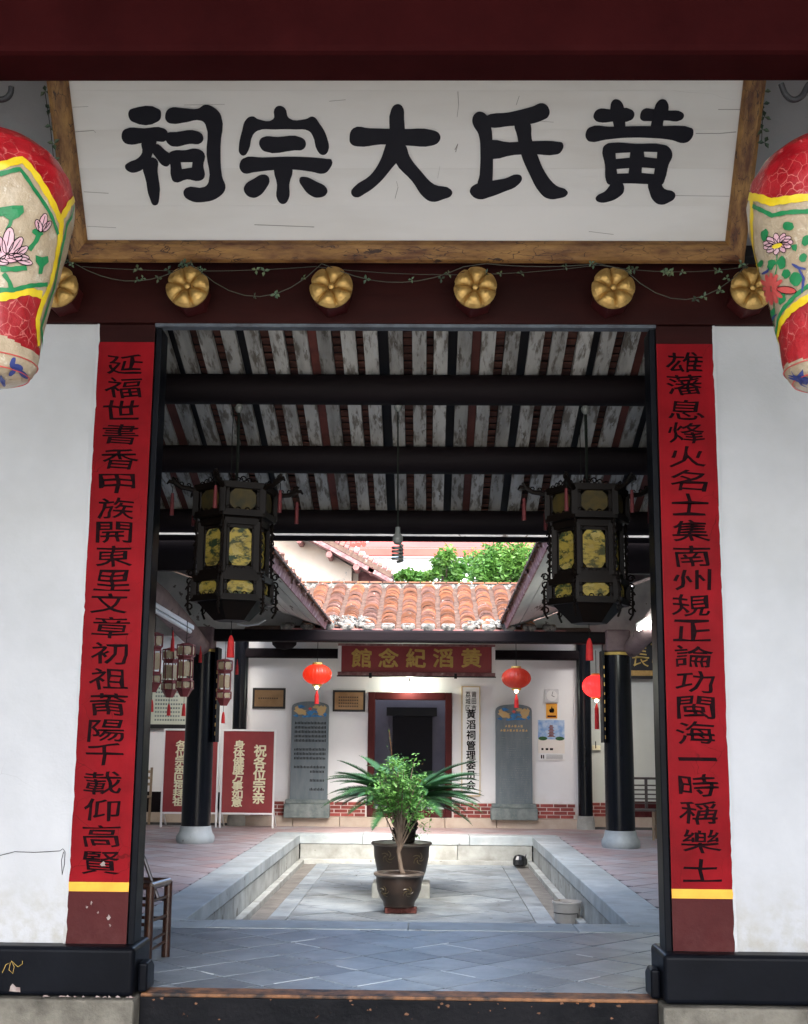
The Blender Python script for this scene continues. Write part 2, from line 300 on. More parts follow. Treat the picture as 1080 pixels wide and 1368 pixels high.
# lettering: the built-in font turned into mesh
_gl = {}
def glyph(ch, bold=.02):
    k = ch
    if k not in _gl:
        c = bpy.data.curves.new('glyph', 'FONT'); c.body = ch; c.resolution_u = 3
        o = bpy.data.objects.new('glyph', c); COL.objects.link(o); dg = bpy.context.evaluated_depsgraph_get()
        me = bpy.data.meshes.new_from_object(o.evaluated_get(dg)); bpy.data.objects.remove(o); me.materials.clear()
        xs = [v.co.x for v in me.vertices] or [0]; ys = [v.co.y for v in me.vertices] or [0]
        cx, cy = (min(xs)+max(xs))/2, (min(ys)+max(ys))/2
        _gl[k] = ([((v.co.x-cx), (v.co.y-cy), v.co.z) for v in me.vertices], [tuple(p.vertices) for p in me.polygons], max(xs)-min(xs), max(ys)-min(ys))
    return _gl[k]
def put_char(name, ch, c, w, h, m, parent, bold=.02, right=Vector((1, 0, 0)), up=Vector((0, 0, 1)), fit=False, jit=0, wobble=0):
    v, f, gw, gh = glyph(ch, bold); nrm = right.cross(up)
    if fit: sx, sy = w/gw, h/max(gh, .45)
    else: sx, sy = w/.92, h/.92
    if gh < .3: sy = sx*.9
    me = bpy.data.meshes.new(name); c = Vector(c); a = random.uniform(-jit, jit)
    ca, sa = math.cos(a), math.sin(a)
    out = []
    fa = []
    for q, (ox, oy) in enumerate(((0, 0), (1, .5), (-1, -.5), (-.5, 1), (.5, -1))):
        if q and not bold: break
        for (x, y, z) in v:
            x2 = x + ox*bold + wobble*math.sin(y*9+c.z*7); y2 = y + oy*bold + wobble*math.sin(x*8+c.z*5)
            x2, y2 = x2*ca-y2*sa, x2*sa+y2*ca
            out.append(c+right*x2*sx+up*y2*sy+nrm*(.0008+q*.0003))
        fa += [tuple(i+q*len(v) for i in p) for p in f]
    me.from_pydata(out, [], fa); return mobj(name, me, m, parent)
# ================================================================ SETTING
g = MB().box(-600, 600, -400, 900, -.8, -.46); tag(g.build('ground', 'asphalt'), 'pale grey paved ground around the buildings', kind='structure')
# floor pieces -----------------------------------------------------------
def clip(poly, x0, x1, y0, y1):
    def cl(p, ins, inter):
        out = []
        for i in range(len(p)):
            a, b = p[i], p[(i+1) % len(p)]
            if ins(a): out.append(a)
            if ins(a) != ins(b): out.append(inter(a, b))
        return out
    def ix(v): return lambda a, b: (v, a[1]+(b[1]-a[1])*(v-a[0])/(b[0]-a[0]))
    def iy(v): return lambda a, b: (a[0]+(b[0]-a[0])*(v-a[1])/(b[1]-a[1]), v)
    for ins, inter in ((lambda q: q[0] > x0, ix(x0)), (lambda q: q[0] < x1, ix(x1)), (lambda q: q[1] > y0, iy(y0)), (lambda q: q[1] < y1, iy(y1))):
        poly = cl(poly, ins, inter)
        if len(poly) < 3: return []
    return poly
def area(p): return abs(sum(p[i][0]*p[(i+1) % len(p)][1]-p[(i+1) % len(p)][0]*p[i][1] for i in range(len(p))))/2
def diag_tiles(parent, name, x0, x1, y0, y1, z, side, mats, gap=.014, ang=45, irr=0, minA=.004):
    d = side*.5-gap*.5; ca, sa = math.cos(math.radians(ang)), math.sin(math.radians(ang)); n = int(max(x1-x0, y1-y0)/side)+3
    cx, cy = (x0+x1)/2, (y0+y1)/2; cnt = 0
    for i in range(-n, n+1):
        off = random.uniform(-.5, .5)*irr*side*2
        for j in range(-n, n+1):
            px, py = i*side, j*side+off
            pp = []
            for (a, b) in ((-d, -d), (d, -d), (d, d), (-d, d)):
                u, v = px+a+random.uniform(-irr, irr)*.03, py+b+random.uniform(-irr, irr)*.03; pp.append((cx+u*ca-v*sa, cy+u*sa+v*ca))
            pc = clip(pp, x0, x1, y0, y1)
            if len(pc) < 3 or area(pc) < minA: continue
            mx = sum(q[0] for q in pc)/len(pc); my = sum(q[1] for q in pc)/len(pc); tx, ty = random.uniform(-.0035, .0035), random.uniform(-.0035, .0035); dz = random.uniform(-.0012, .0012)
            top = [Vector((q[0], q[1], z+dz+(q[0]-mx)*tx+(q[1]-my)*ty)) for q in pc]
            b = MB(); b.prism([t-Vector((0, 0, .03)) for t in top], (0, 0, .03))
            b.build(name, random.choice(mats), parent, fix=True); cnt += 1
    return cnt
def bed(parent, x0, x1, y0, y1, z): kind(MB().box(x0, x1, y0, y1, z-.25, z-.006).build('mortar_bed', 'grout', parent), 'structure')
hf = empty('hall_floor', (0, 8.6, 0), 'grey blue diagonal paving of the entrance hall just behind the threshold', kind='structure')
bed(hf, -5, 5, 7.5, 9.8, 0); diag_tiles(hf, 'floor_tile', -3.2, 3.2, 7.5, 9.8, 0, .375, ['tile_grey'])
for sx, nm in ((-1, 'left'), (1, 'right')):
    gf = empty('gallery_floor', (sx*3.5, 15, 0), f'pinkish grey diagonal paving of the {nm} side gallery', kind='structure')
    x0, x1 = (-5, -2.15) if sx < 0 else (2.15, 5)
    bed(gf, x0, x1, 9.8, 22.6, 0); diag_tiles(gf, 'floor_tile', max(x0, -4.9), min(x1, 4.4), 9.82, 19.76, 0, .375, ['tile_pink', 'tile_pink', 'tile_pink', 'tile_warm'])
ff = empty('far_floor', (0, 20.4, 0), 'pinkish paving strip in front of the far white hall wall', kind='structure')
bed(ff, -2.14, 2.14, 19.76, 22.6, 0); diag_tiles(ff, 'floor_tile', -4.9, 4.4, 19.78, 21.16, 0, .375, ['tile_pink', 'tile_warm', 'tile_warm'])
# sunken courtyard -----------------------------------------------------------
XI, XO, YN, YF, ZC = 1.74, 2.145, 10.22, 19.33, -.40
kb = empty('courtyard_kerb', (0, 15, 0), 'pale granite coping and low stone walls round the sunken court', kind='structure')
def stone(name, x0, x1, y0, y1, z0, z1, m='granite', par=kb, bev=.008):
    j = .003; o = MB().box(x0+j, x1-j, y0+j, y1-j, z0, z1+random.uniform(-.002, .002)).build(name, m, par, bevel=bev); return o
def run(a, b, L):
    out = [a]
    while out[-1] < b-L*.6: out.append(min(b, out[-1]+L*random.uniform(.8, 1.2)))
    out[-1] = b
    return list(zip(out[:-1], out[1:]))
for sx in (-1, 1):
    xa, xb = sorted((sx*XI, sx*XO))
    for a, b in run(YN, YF, 1.5): stone('coping_stone', xa, xb, a, b, -.13, .004)
    xa, xb = sorted((sx*(XI+.01), sx*(XI+.25)))
    for a, b in run(YN+.02, YF, .75): stone('wall_stone', xa, xb, a, b, -.42, -.135, 'granite_dirty')
    xa, xb = sorted((sx*(XI-.085), sx*(XI+.008)))
    for a, b in run(YN+.02, YF-.16, 1.3): stone('ledge_stone', xa, xb, a, b, -.46, -.345, 'granite_dirty')
for a, b in run(-XO, XO, 1.4): stone('coping_stone', a, b, YF+.001, YF+.42, -.13, .004)
for a, b in ((-XI, -.55), (-.55, .62), (.62, XI)): stone('wall_stone', a, b, YF+.01, YF+.2, -.42, -.135, 'granite_dirty')
for a, b in run(-XI, XI, 1.6): stone('ledge_stone', a, b, YF-.15, YF+.008, -.46, -.345, 'granite_dirty')
for a, b in ((-5, -2.9), (-2.9, -1.5), (-1.5, .02), (.02, 1.3), (1.3, 2.7), (2.7, 5)): stone('coping_stone', a, b, 9.80, YN, -.2, .004, bev=.006)
stone('wall_stone', -XI, XI, YN-.2, YN-.005, -.42, -.21, 'granite_dirty')
cf = empty('courtyard_floor', (0, 14.8, ZC), 'grey stone slab floor of the sunken court', kind='structure')
kind(MB().box(-XI, XI, YN-.1, YF+.1, ZC-.3, ZC-.012).build('slab_bed', 'mud', cf), 'structure')
for sx in (-1, 1):
    xa, xb = sorted((sx*1.27, sx*1.47))
    for a, b in run(YN, YF-.16, 1.5): stone('edge_slab', xa, xb, a, b, ZC-.06, ZC, 'slab', cf, .005)
diag_tiles(cf, 'paving_slab', -1.262, 1.262, YN, YF-.16, ZC, .74, ['slab'], gap=.012, ang=38, irr=.35, minA=.01)
# pale strips painting the wet gleam in a few joints of the hall floor
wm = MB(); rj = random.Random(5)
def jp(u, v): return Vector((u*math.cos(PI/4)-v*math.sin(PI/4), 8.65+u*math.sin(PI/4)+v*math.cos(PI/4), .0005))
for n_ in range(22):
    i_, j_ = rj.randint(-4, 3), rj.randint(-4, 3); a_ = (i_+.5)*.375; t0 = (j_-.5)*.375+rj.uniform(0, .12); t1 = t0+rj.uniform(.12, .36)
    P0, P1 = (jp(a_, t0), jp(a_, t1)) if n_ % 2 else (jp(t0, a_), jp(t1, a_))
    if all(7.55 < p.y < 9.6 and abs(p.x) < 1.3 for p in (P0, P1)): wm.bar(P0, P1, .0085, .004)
kind(wm.build('joint_gleam', 'gleam_pale', hf), 'structure')
# ================================================================ FRONT FACADE
YP = 7.32
def simple(name, mb, m, label, cat, bevel=0, group=None, smooth=False):
    return tag(mb.build(name, m, None, bevel=bevel, smooth=smooth), label, cat, group)
for sx, nm, lb in ((-1, 'left', 'white plaster wall left of the left red couplet, with a thin scratched wire mark'), (1, 'right', 'white plaster wall right of the right red couplet, stained near its foot')):
    x0, x1 = sorted((sx*1.876, sx*5.2))
    w = simple('plaster_wall', MB().box(x0, x1, YP+.012, YP+.4, -.4, 3.905), 'plaster', lb, 'wall')
    if sx < 0:
        pts = [at(u, v, YP+.008) for u, v in ((0, 1143), (20, 1138), (45, 1139), (80, 1137), (84, 1134), (87, 1138), (86, 1155), (83, 1169), (82, 1150), (85, 1138))]
        MB().tube(pts, .0018, 5).build('wire', 'wire', w)
lin = empty('door_lintel', (0, YP, 3.9), 'dark maroon lintel beam across the doorway under the white name board', 'lintel')
MB().box(-5.2, 5.2, YP-.02, YP+.07, 3.906, 4.36).build('lintel_beam', 'maroon_lintel', lin, bevel=.006)
MB().box(-1.53, 1.53, YP-.012, YP+.06, 3.885, 3.905).build('lit_edge_strip', 'blue_grey_edge', lin)  # bluish strip paints the light caught on the lintel's underside
# door studs
def petal_mesh():
    b = MB(); na, nr, R = 8, 6, .130; g = []
    for i in range(nr+1):
        row = []
        for j in range(na+1):
            t = (j/na-.5)*2; a = t*math.radians(29.3); rr = .022+(R*(1-.07*t**6)-.022)*i/nr
            s = 1.1*math.sin(PI*min(1, i/nr*.90+.05))**.5*math.cos(t*PI/2*.95)**.28
            row.append((rr*math.sin(a), -.042*s, rr*math.cos(a)))
        g.append(row)
    for i in range(nr):
        for j in range(na): b.quad(g[i][j], g[i][j+1], g[i+1][j+1], g[i+1][j])
    return b.mesh('petal', True)
pet = petal_mesh(); pet.materials.append(M['gold'])
for x in (-2.09, -1.30, -.437, .424, 1.245, 2.07):
    fz = 4.066; fy = YP-.20; r = MB()
    n = 6; hexa = [(x+.117*math.cos(PI*k/3+.3), YP-.02, fz-.012+.117*math.sin(PI*k/3+.3)) for k in range(6)]
    r.prism(hexa, (0, -.165, 0)); st = r.build('door_stud', 'maroon', lin, bevel=.006)
    MB().tube([(x, fy+.015, fz-.004), (x, fy-.001, fz-.002)], [.126, .121], 24).build('cap_back', 'gold', st, smooth=True)
    ph = random.uniform(-.4, .4)
    for k in range(6):
        o = mobj('petal', pet, None, st, (x, fy, fz), (0, PI*k/3+ph, 0))
    MB().tube([(x, fy, fz), (x, fy-.03, fz), (x, fy-.038, fz)], [.021, .019, .008], 12).build('boss', 'gold', st, smooth=True)
simple('upper_wall', MB().box(-5.2, 5.2, YP+.08, YP+.4, 4.10, 6.3), 'plaster', 'grey white wall above the lintel, seen beside the ends of the name board', 'wall')
# door posts with couplets
LT = '延福世書香甲族開東里文章初祖莆陽千載仰高賢'; RTX = '雄藩息烽火名士集南州規正論功閩海一時稱樂土'
LC = [(167, 487), (165, 518), (162, 548), (161, 580), (160, 613), (157, 646), (155, 679), (152, 711), (151, 743), (150, 776), (147, 806), (149, 838), (147, 873), (145, 907), (144, 941), (142, 976), (140, 1008), (138, 1046), (136, 1082), (135, 1117), (134, 1153)]
RC = [(915, 484), (915, 514), (916, 547), (918, 578), (919, 610), (920, 642), (921, 674), (923, 709), (924, 743), (925, 775), (924, 809), (926, 843), (927, 877), (929, 911), (929, 945), (930, 979), (932, 1014), (934, 1050), (935, 1086), (937, 1124), (937, 1163)]
for sx, txt, cs, lb in ((-1, LT, LC, 'left door post with a red couplet panel beginning 延福世書, white chip near its foot'), (1, RTX, RC, 'right door post with a red couplet panel beginning 雄藩息烽')):
    p = empty('door_post', (sx*1.7, YP, 0), lb, 'door post', 'painted couplet posts flanking the doorway')
    xa, xb = sorted((sx*1.531, sx*1.874))
    MB().box(xa, xb, YP+.004, YP+.2, .2, 3.9).build('post_core', 'black_wood', p)
    MB().box(xa, xb, YP, YP+.003, 3.79, 3.9).build('top_panel', 'maroon_lintel', p)
    MB().box(xa, xb, YP-.001, YP+.003, .597, 3.788).build('couplet_panel', 'red_panel', p)
    MB().box(xa, xb, YP-.002, YP+.003, .545, .596).build('yellow_band', 'yellow', p)
    MB().box(xa, xb, YP, YP+.003, .24, .544).build('base_panel', 'maroon', p)
    xa, xb = sorted((sx*1.528, sx*1.49))
    MB().box(xa, xb, YP+.012, YP+.19, .05, 3.884).build('inner_frame', 'lacquer', p, bevel=.006)
    for ch, (u, v) in zip(txt, cs):
        c = at(u, v, YP-.0035); tall = .124
        put_char('character', ch, c, .215, tall, 'couplet_ink', p, bold=.007, fit=True, jit=.035, wobble=.028)
    for xe, dx, mt in ((1.8755, .007, 'plaster'),):
        zz = .262; L_a = []; 
        while zz < 3.9: L_a.append((sx*(xe-random.choice((0, 0, .002, .004, .008))*random.random()-.001), zz)); zz += random.uniform(.015, .06)
        L_a.append((sx*xe, 3.904)); b = MB()
        for (xa_, za), (xb_, zb2) in zip(L_a[:-1], L_a[1:]): b.prism([(xa_, YP-.0035, za), (sx*(xe+.012), YP-.0035, za), (sx*(xe+.012), YP-.0035, zb2), (xb_, YP-.0035, zb2)], (0, .014, 0))
        kind(b.build('ragged_plaster_edge', mt, p))
    if sx < 0:
        for (u, v, s) in ((138, 1155, .020), (116, 1212, .008), (145, 1226, .013), (122, 1207, .009), (131, 1219, .006), (147, 1236, .008)):
            c = at(u, v, YP-.005); b = MB(); b.prism([c+Vector((s*math.cos(a)*random.uniform(.25, 1.1), 0, s*math.sin(a)*random.uniform(.3, 1.5))) for a in [k*PI/4 for k in range(8)]], (0, -.001, 0)); b.build('paint_chip', 'chip_pale', p)
# plinths
for sx, lb in ((-1, 'black painted plinth block under the left door post and wall, chipped at its bottom edge'), (1, 'black painted plinth block under the right door post and wall')):
    xa, xb = sorted((sx*1.455, sx*5.2)); p = empty('plinth_block', (sx*2, 7.2, 0), lb, 'plinth', 'black plinths at the wall foot')
    MB().box(xa, xb, 7.2, 7.62, .0, .262).build('block', 'lacquer', p, bevel=.028, seg=4)
    xa, xb = sorted((sx*1.40, sx*1.455))
    MB().prism([(xa, 7.30, .01), (xa, 7.50, .01), (xa, 7.50, .13), (xa, 7.42, .17), (xa, 7.30, .165)], (xb-xa-.001, 0, 0)).build('door_socket', 'lacquer', p, bevel=.014, seg=3)
    if sx < 0:
        b = MB(); 
        for u0 in (62, 84, 92, 101, 112, 131, 140, 147, 158, 171, 176):
            a = at(u0, 1326, 7.197); w_ = random.uniform(.006, .028); b = MB()
            b.prism([(a.x-w_, 7.199, .0005), (a.x-w_*.5, 7.199, random.uniform(.003, .012)), (a.x+w_*.3, 7.199, random.uniform(.002, .009)), (a.x+w_, 7.199, .0005)], (0, -.003, 0)); b.build('paint_chip', 'chip_pale', p)
        c = at(20, 1322, 7.196); b = MB(); b.prism([c+Vector((x, 0, z)) for x, z in ((-.03, -.01), (.03, -.014), (.028, .01), (.005, .012), (-.015, .03), (-.026, .015))], (0, -.002, 0))
        b.build('paint_chip', 'chip_pale', p)
        pts = [at(u, v, 7.192) for u, v in ((3, 1300), (8, 1289), (14, 1286), (12, 1296), (17, 1301), (19, 1292), (15, 1284), (24, 1292), (30, 1288), (30, 1284))]
        MB().tube(pts, .0016, 5).build('scribble', 'gold_paint', p)
    xa, xb = sorted((sx*1.44, sx*5.2))
    simple('foundation_stone', MB().box(xa, xb, 7.16, 7.7, -.5, -.006), 'stone_base', 'rough grey foundation stone under the %s black plinth' % ('left' if sx < 0 else 'right'), 'stone', .012)
t = empty('threshold', (0, 7.3, 0), 'black painted wooden threshold with worn orange brown top edge', 'threshold')
MB().box(-1.438, 1.438, 7.31, 7.49, -.4, -.0165).build('sill_board', 'sill', t, bevel=.004)
b = MB()
for k in range(24):
    x = random.uniform(-1.4, 1.4); z = -.02-random.random()**2*.15; r = random.uniform(.003, .011)
    b.prism([(x+r*math.cos(q)*random.uniform(.5, 1.6), 7.3098, z+r*math.sin(q)*random.uniform(.4, 1)) for q in [2*PI*i/9 for i in range(9)]], (0, -.0012, 0))
kind(b.build('flaked_paint', 'chip_brown', t))
MB().box(-1.437, 1.437, 7.312, 7.488, -.016, .004).build('worn_edge', 'worn_edge', t, bevel=.006)
# ---- name board (leans forward)
BO = Vector((0, 7.15, 4.38)); BU = Vector((0, -.53, .70)).normalized(); BN = Vector((0, -BU.z, BU.y))    # BN faces viewer/down
BN = Vector((1, 0, 0)).cross(BU)
def onboard(u, v, off=0):
    d = ray(u, v); k = (BO+BN*off-CAM).dot(BN)/d.dot(BN); return CAM+d*k
nb = empty('name_board', BO, 'large white name board with five black characters 祠宗大氏黄 in a gilded wooden frame', 'sign')
def bq(x0, x1, s0, s1, o0, o1):
    b = MB(); T = Matrix(((1, 0, 0, 0), (0, BU.y, BN.y, BO.y), (0, BU.z, BN.z, BO.z), (0, 0, 0, 1)))
    vs = [T @ Vector((x, s, o)) for o in (o0, o1) for s in (s0, s1) for x in (x0, x1)]
    return b.add(vs, [(0, 2, 3, 1), (4, 5, 7, 6), (0, 1, 5, 4), (2, 6, 7, 3), (0, 4, 6, 2), (1, 3, 7, 5)])
NPL = 5
for k in range(NPL): bq(-1.95, 1.95, -.01+k*.22, -.01+(k+1)*.22-.0004, -.03, random.uniform(-.0002, .0002)).build('board_plank', 'board_white', nb)
def frame_piece(a0, a1, b0, b1, m, prof):
    bb = MB(); vs = []
    T = Matrix(((1, 0, 0, 0), (0, BU.y, BN.y, BO.y), (0, BU.z, BN.z, BO.z), (0, 0, 0, 1)))
    n = len(prof)
    for A, B in ((a0, b0), (a1, b1)):          # inner corner -> outer corner
        for (t, h) in prof: vs.append(T @ Vector((A[0]+(B[0]-A[0])*t, A[1]+(B[1]-A[1])*t, h)))
    bb.add(vs, [(i, (i+1) % n, n+(i+1) % n, n+i) for i in range(n)]+[tuple(range(n))[::-1], tuple(range(n, 2*n))]); return bb.build('frame_rail', m, nb)
PR = [(0, -.04), (0, .012), (.12, .04), (.3, .052), (.75, .05), (.92, .035), (1, .0), (1, -.04)]
I0, I1, SO = -1.93, 1.93, 1.06
frame_piece((I0, 0), (I1, 0), (I0-.13, -.14), (I1+.13, -.14), 'gilt_wood', PR)
frame_piece((I0, 0), (I0, SO), (I0-.13, -.14), (I0-.13, SO+.14), 'gilt_wood_v', PR)
frame_piece((I1, 0), (I1, SO), (I1+.13, -.14), (I1+.13, SO+.14), 'gilt_wood_v', PR)
frame_piece((I0, SO), (I1, SO), (I0-.13, SO+.14), (I1+.13, SO+.14), 'gilt_wood', PR)
A_, B_, C_ = (3.484, 150, 120), (3.375, 450, 120), (4.5, 760, 120)
CH = [('祠', A_, [[(80,95),(95,86),(220,90),(228,115),(215,145),(95,147),(78,125)],
 [(45,205),(60,182),(150,178),(240,178),(258,195),(250,235),(200,238),(140,246),(75,252),(52,238)],
 [(140,240),(205,235),(200,260),(160,350),(120,380),(80,380),(60,355),(80,335),(115,320),(140,290)],
 [(150,330),(205,320),(212,380),(221,490),(200,537),(175,500),(160,430)],
 [(200,250),(250,282),(270,300),(262,352),(240,352),(210,320),(185,275)],
 [(250,205),(300,195),(400,192),(424,215),(415,245),(360,250),(285,262),(262,250),(250,230)],
 [(248,115),(268,84),(330,84),(400,86),(432,68),(470,78),(508,120),(505,260),(512,400),(528,455),(500,495),(430,520),(360,512),(333,482),(345,455),(430,450),(450,425),(440,300),(435,160),(415,142),(340,150),(280,156),(255,145)],
 ([(262,300),(285,282),(340,280),(390,272),(430,295),(425,350),(430,405),(405,422),(350,415),(290,427),(275,400),(272,350)], [(320,335),(375,335),(372,360),(325,367)])]),
 ('宗', A_, [[(590,270),(605,190),(625,135),(655,122),(680,135),(750,135),(755,90),(775,73),(805,85),(823,130),(900,135),(935,123),(965,155),(1000,220),(1005,285),(980,302),(955,280),(935,215),(915,190),(850,183),(760,183),(680,188),(655,210),(635,280),(612,305),(593,292)],
 [(685,240),(700,220),(770,218),(880,220),(902,245),(890,275),(850,280),(710,285),(690,265)],
 [(593,350),(610,318),(700,314),(850,310),(1000,320),(1022,325),(1010,370),(985,388),(930,380),(850,370),(750,372),(660,382),(615,387),(597,370)],
 [(762,355),(832,355),(825,440),(822,505),(797,530),(770,510),(768,440)],
 [(615,450),(660,412),(710,393),(732,412),(715,460),(680,495),(650,500),(620,480)],
 [(873,410),(895,403),(950,425),(998,455),(1000,480),(960,500),(925,490),(890,455)]]),
 ('大', B_, [[(58,220),(75,172),(150,172),(300,176),(430,180),(465,200),(463,230),(430,250),(320,250),(200,245),(95,254),(65,242)],
 [(236,200),(245,90),(268,64),(295,72),(304,130),(306,240),(290,300),(250,350),(190,420),(130,465),(85,483),(65,462),(80,435),(150,385),(195,320),(220,250)],
 [(275,225),(308,245),(330,300),(380,365),(440,425),(515,448),(520,470),(480,492),(430,503),(395,485),(340,410),(265,325),(255,270)]]),
 ('氏', B_, [[(665,122),(780,100),(880,75),(930,59),(958,85),(955,118),(930,135),(860,155),(780,162),(690,168),(650,150)],
 [(612,130),(625,105),(650,97),(680,118),(697,168),(703,240),(705,330),(703,405),(700,440),(640,440),(645,380),(648,280),(640,200),(615,155)],
 [(601,450),(625,425),(700,408),(760,398),(815,380),(835,392),(820,425),(750,460),(690,482),(645,492),(610,475)],
 [(680,236),(780,235),(880,230),(1000,233),(1020,240),(1010,280),(990,290),(880,288),(800,292),(680,297)],
 [(808,140),(865,140),(880,220),(905,290),(940,370),(990,430),(1040,455),(1040,470),(1000,488),(950,488),(915,460),(870,380),(830,285),(815,210)]]),
 ('黄', C_, [[(150,150),(175,116),(250,116),(380,118),(395,150),(375,180),(270,188),(180,192),(155,175)],
 [(250,110),(265,62),(290,55),(320,75),(335,120),(340,180),(330,240),(285,240),(265,190),(250,150)],
 [(430,150),(450,114),(510,114),(600,122),(680,132),(693,155),(675,180),(580,182),(480,186),(435,178)],
 [(512,120),(540,65),(570,55),(595,75),(597,130),(570,185),(555,240),(500,240),(500,180)],
 [(102,260),(125,224),(250,220),(500,216),(740,228),(750,250),(730,300),(690,318),(620,300),(500,288),(350,286),(220,298),(130,310),(108,295)],
 ([(205,350),(225,325),(260,316),(400,322),(570,328),(605,345),(623,390),(600,450),(580,530),(560,568),(480,565),(330,560),(240,566),(225,545),(218,450)],
  [(282,378),(370,374),(366,406),(284,414)], [(452,370),(532,372),(530,410),(455,402)], [(288,474),(364,468),(360,500),(292,502)], [(440,464),(518,470),(512,504),(438,498)]),
 [(260,550),(315,550),(332,605),(310,635),(240,670),(180,672),(162,655),(170,635),(215,610),(245,575)],
 [(485,550),(545,550),(575,592),(635,615),(638,645),(600,675),(555,688),(515,670),(488,620)]])]
def stroke_mesh(loops, sc, off, lift):
    """closed outline (with holes) on the board plane"""
    c = bpy.data.curves.new('stroke', 'CURVE'); c.dimensions = '2D'; c.fill_mode = 'BOTH'; c.extrude = .0015; c.resolution_u = 4
    for li, lp in enumerate(loops):
        s = c.splines.new('BEZIER'); s.bezier_points.add(len(lp)-1); s.use_cyclic_u = True
        for bp, (zx, zy) in zip(s.bezier_points, lp):
            P = onboard(off[0]+zx/sc, off[1]+zy/sc); q = P-BO
            bp.co = (q.x, q.dot(BU), 0); ht = 'AUTO' if li == 0 else 'VECTOR'; bp.handle_left_type = ht; bp.handle_right_type = ht
    o = bpy.data.objects.new('stroke', c); COL.objects.link(o); dg = bpy.context.evaluated_depsgraph_get()
    me = bpy.data.meshes.new_from_object(o.evaluated_get(dg)); bpy.data.objects.remove(o)
    vs = [BO+Vector((1, 0, 0))*v.co.x+BU*v.co.y+BN*(v.co.z+lift) for v in me.vertices]; return vs, [tuple(p.vertices) for p in me.polygons]
for nm, (sc, ox, oy), strokes in CH:
    b = MB()
    for i, s in enumerate(strokes):
        loops = list(s) if isinstance(s, tuple) else [s]
        vs, fs = stroke_mesh(loops, sc, (ox, oy), .004+i*.0004); b.add(vs, fs)
    o = b.build('character', 'black_ink', nb, fix=False); o['label'] = 'black painted character ' + nm
b = MB()
for pts in (((1, 0), (0, 0)),):
    pass
def crack(pts, w=.0035):
    P = [onboard(u, v, .0012) for u, v in pts]
    for a, c in zip(P[:-1], P[1:]): b.bar(a, c, w*random.uniform(.5, 1.3), .0015, BN)
crack([(612, 122), (613, 140), (611, 156)]); crack([(97, 143), (118, 142)]); crack([(100, 176), (125, 174), (128, 177)]); crack([(112, 256), (145, 258)]); crack([(116, 302), (155, 304)])
crack([(930, 178), (962, 178), (984, 176)]); crack([(900, 261), (975, 262)]); crack([(787, 309), (820, 313)]); crack([(960, 146), (990, 146)]); crack([(608, 200), (612, 192), (609, 203)]); crack([(528, 265), (532, 250), (530, 242)]); crack([(340, 300), (420, 303)]); crack([(690, 140), (694, 128)])
crack([(585, 238), (588, 222)], .002); crack([(440, 135), (462, 133)], .002); crack([(246, 140), (300, 139)], .0015); crack([(700, 160), (740, 163)], .0015)
kind(b.build('crack', 'crack', nb))
# fairy garland along the board
ga = empty('leaf_garland', (0, 7.1, 4.3), 'string of small green plastic leaves draped along the bottom of the name board frame', 'garland')
lm = MB()
for k in range(3):
    a = k*2.1+.3; d = Vector((math.cos(a), 0, math.sin(a))); n = Vector((-d.z, 0, d.x))
    lm.add([(0, 0, 0), d*.018+n*.011+Vector((0, -.006, 0)), d*.036+Vector((0, .002, 0)), d*.018-n*.011+Vector((0, -.006, 0))], [(0, 1, 2), (0, 2, 3)])
lmesh = lm.mesh('leaf'); lmesh.materials.append(M['leaf_plastic'])
def drape(pts, Y, n, r=.0022, lf=None):
    P = []
    for (a, c, sag) in pts:
        for i in range(9):
            t = i/8; P.append(at(a[0]+(c[0]-a[0])*t, a[1]+(c[1]-a[1])*t+sag*4*t*(1-t), Y))
    MB().tube(P, r*1.3, 5).build('wire', 'vine_wire', ga)
    for k in range(n):
        q = random.choice(P)+Vector((random.uniform(-.06, .06), -.008, random.uniform(-.012, .006)))
        mobj('leaf', lmesh, None, ga, q, (random.uniform(-.6, .6), random.uniform(0, 6.28), random.uniform(-.7, .7)), [random.uniform(.55, .95)]*3)
drape([((100, 352), (235, 362), 18), ((235, 362), (250, 352), 0), ((265, 360), (430, 352), 40), ((455, 362), (620, 356), 18), ((650, 352), (800, 352), 4), ((835, 360), (1000, 352), 44)], 7.09, 26)
drape([((110, 356), (420, 356), 6), ((420, 356), (800, 354), 12), ((800, 354), (1000, 356), 8)], 7.11, 24, .0016)
for us in (((60, 122), (68, 175), (72, 215)), ((1021, 122), (1019, 160), (1018, 190))):
    MB().tube([at(u, v, 6.75) for u, v in us], .002, 5).build('wire', 'wire', ga)
    for k in range(5):
        t = k/4; u = us[0][0]+(us[2][0]-us[0][0])*t; v = us[0][1]+(us[2][1]-us[0][1])*t
        mobj('leaf', lmesh, None, ga, at(u+random.uniform(-2, 5), v, 6.73), (0, random.uniform(0, 6), 0), [1.2]*3)
# ---- porch: front beam and roof over the porch
simple('porch_beam', MB().box(-6, 6, 4.98, 5.25, 4.345, 5.05), 'maroon_dark', 'broad dark maroon porch beam across the top of the view', 'beam', .03)
pr = empty('porch_roof', (0, 5.5, 5), 'roof over the porch, deepened to shade the doorway wall', 'roof')
MB().box(-7, 7, -1.2, 7.8, 5.9, 6.0).build('roof_deck', 'red_plank', pr)  # deck runs on past the camera to keep the facade darker
for sx, nm in ((-1, 'left'), (1, 'right')):  # unseen walls added to cut side light on the facade
    x0, x1 = sorted((sx*5.21, sx*5.4)); simple('side_light_baffle', MB().box(x0, x1, -.6, 7.7, -.45, 5.88), 'plaster_grey', f'unseen added wall cutting light from the {nm} side of the porch', 'wall')
MB().box(-6, 6, 4.9, 5.35, 5.051, 5.89).build('fascia', 'maroon_dark', pr)
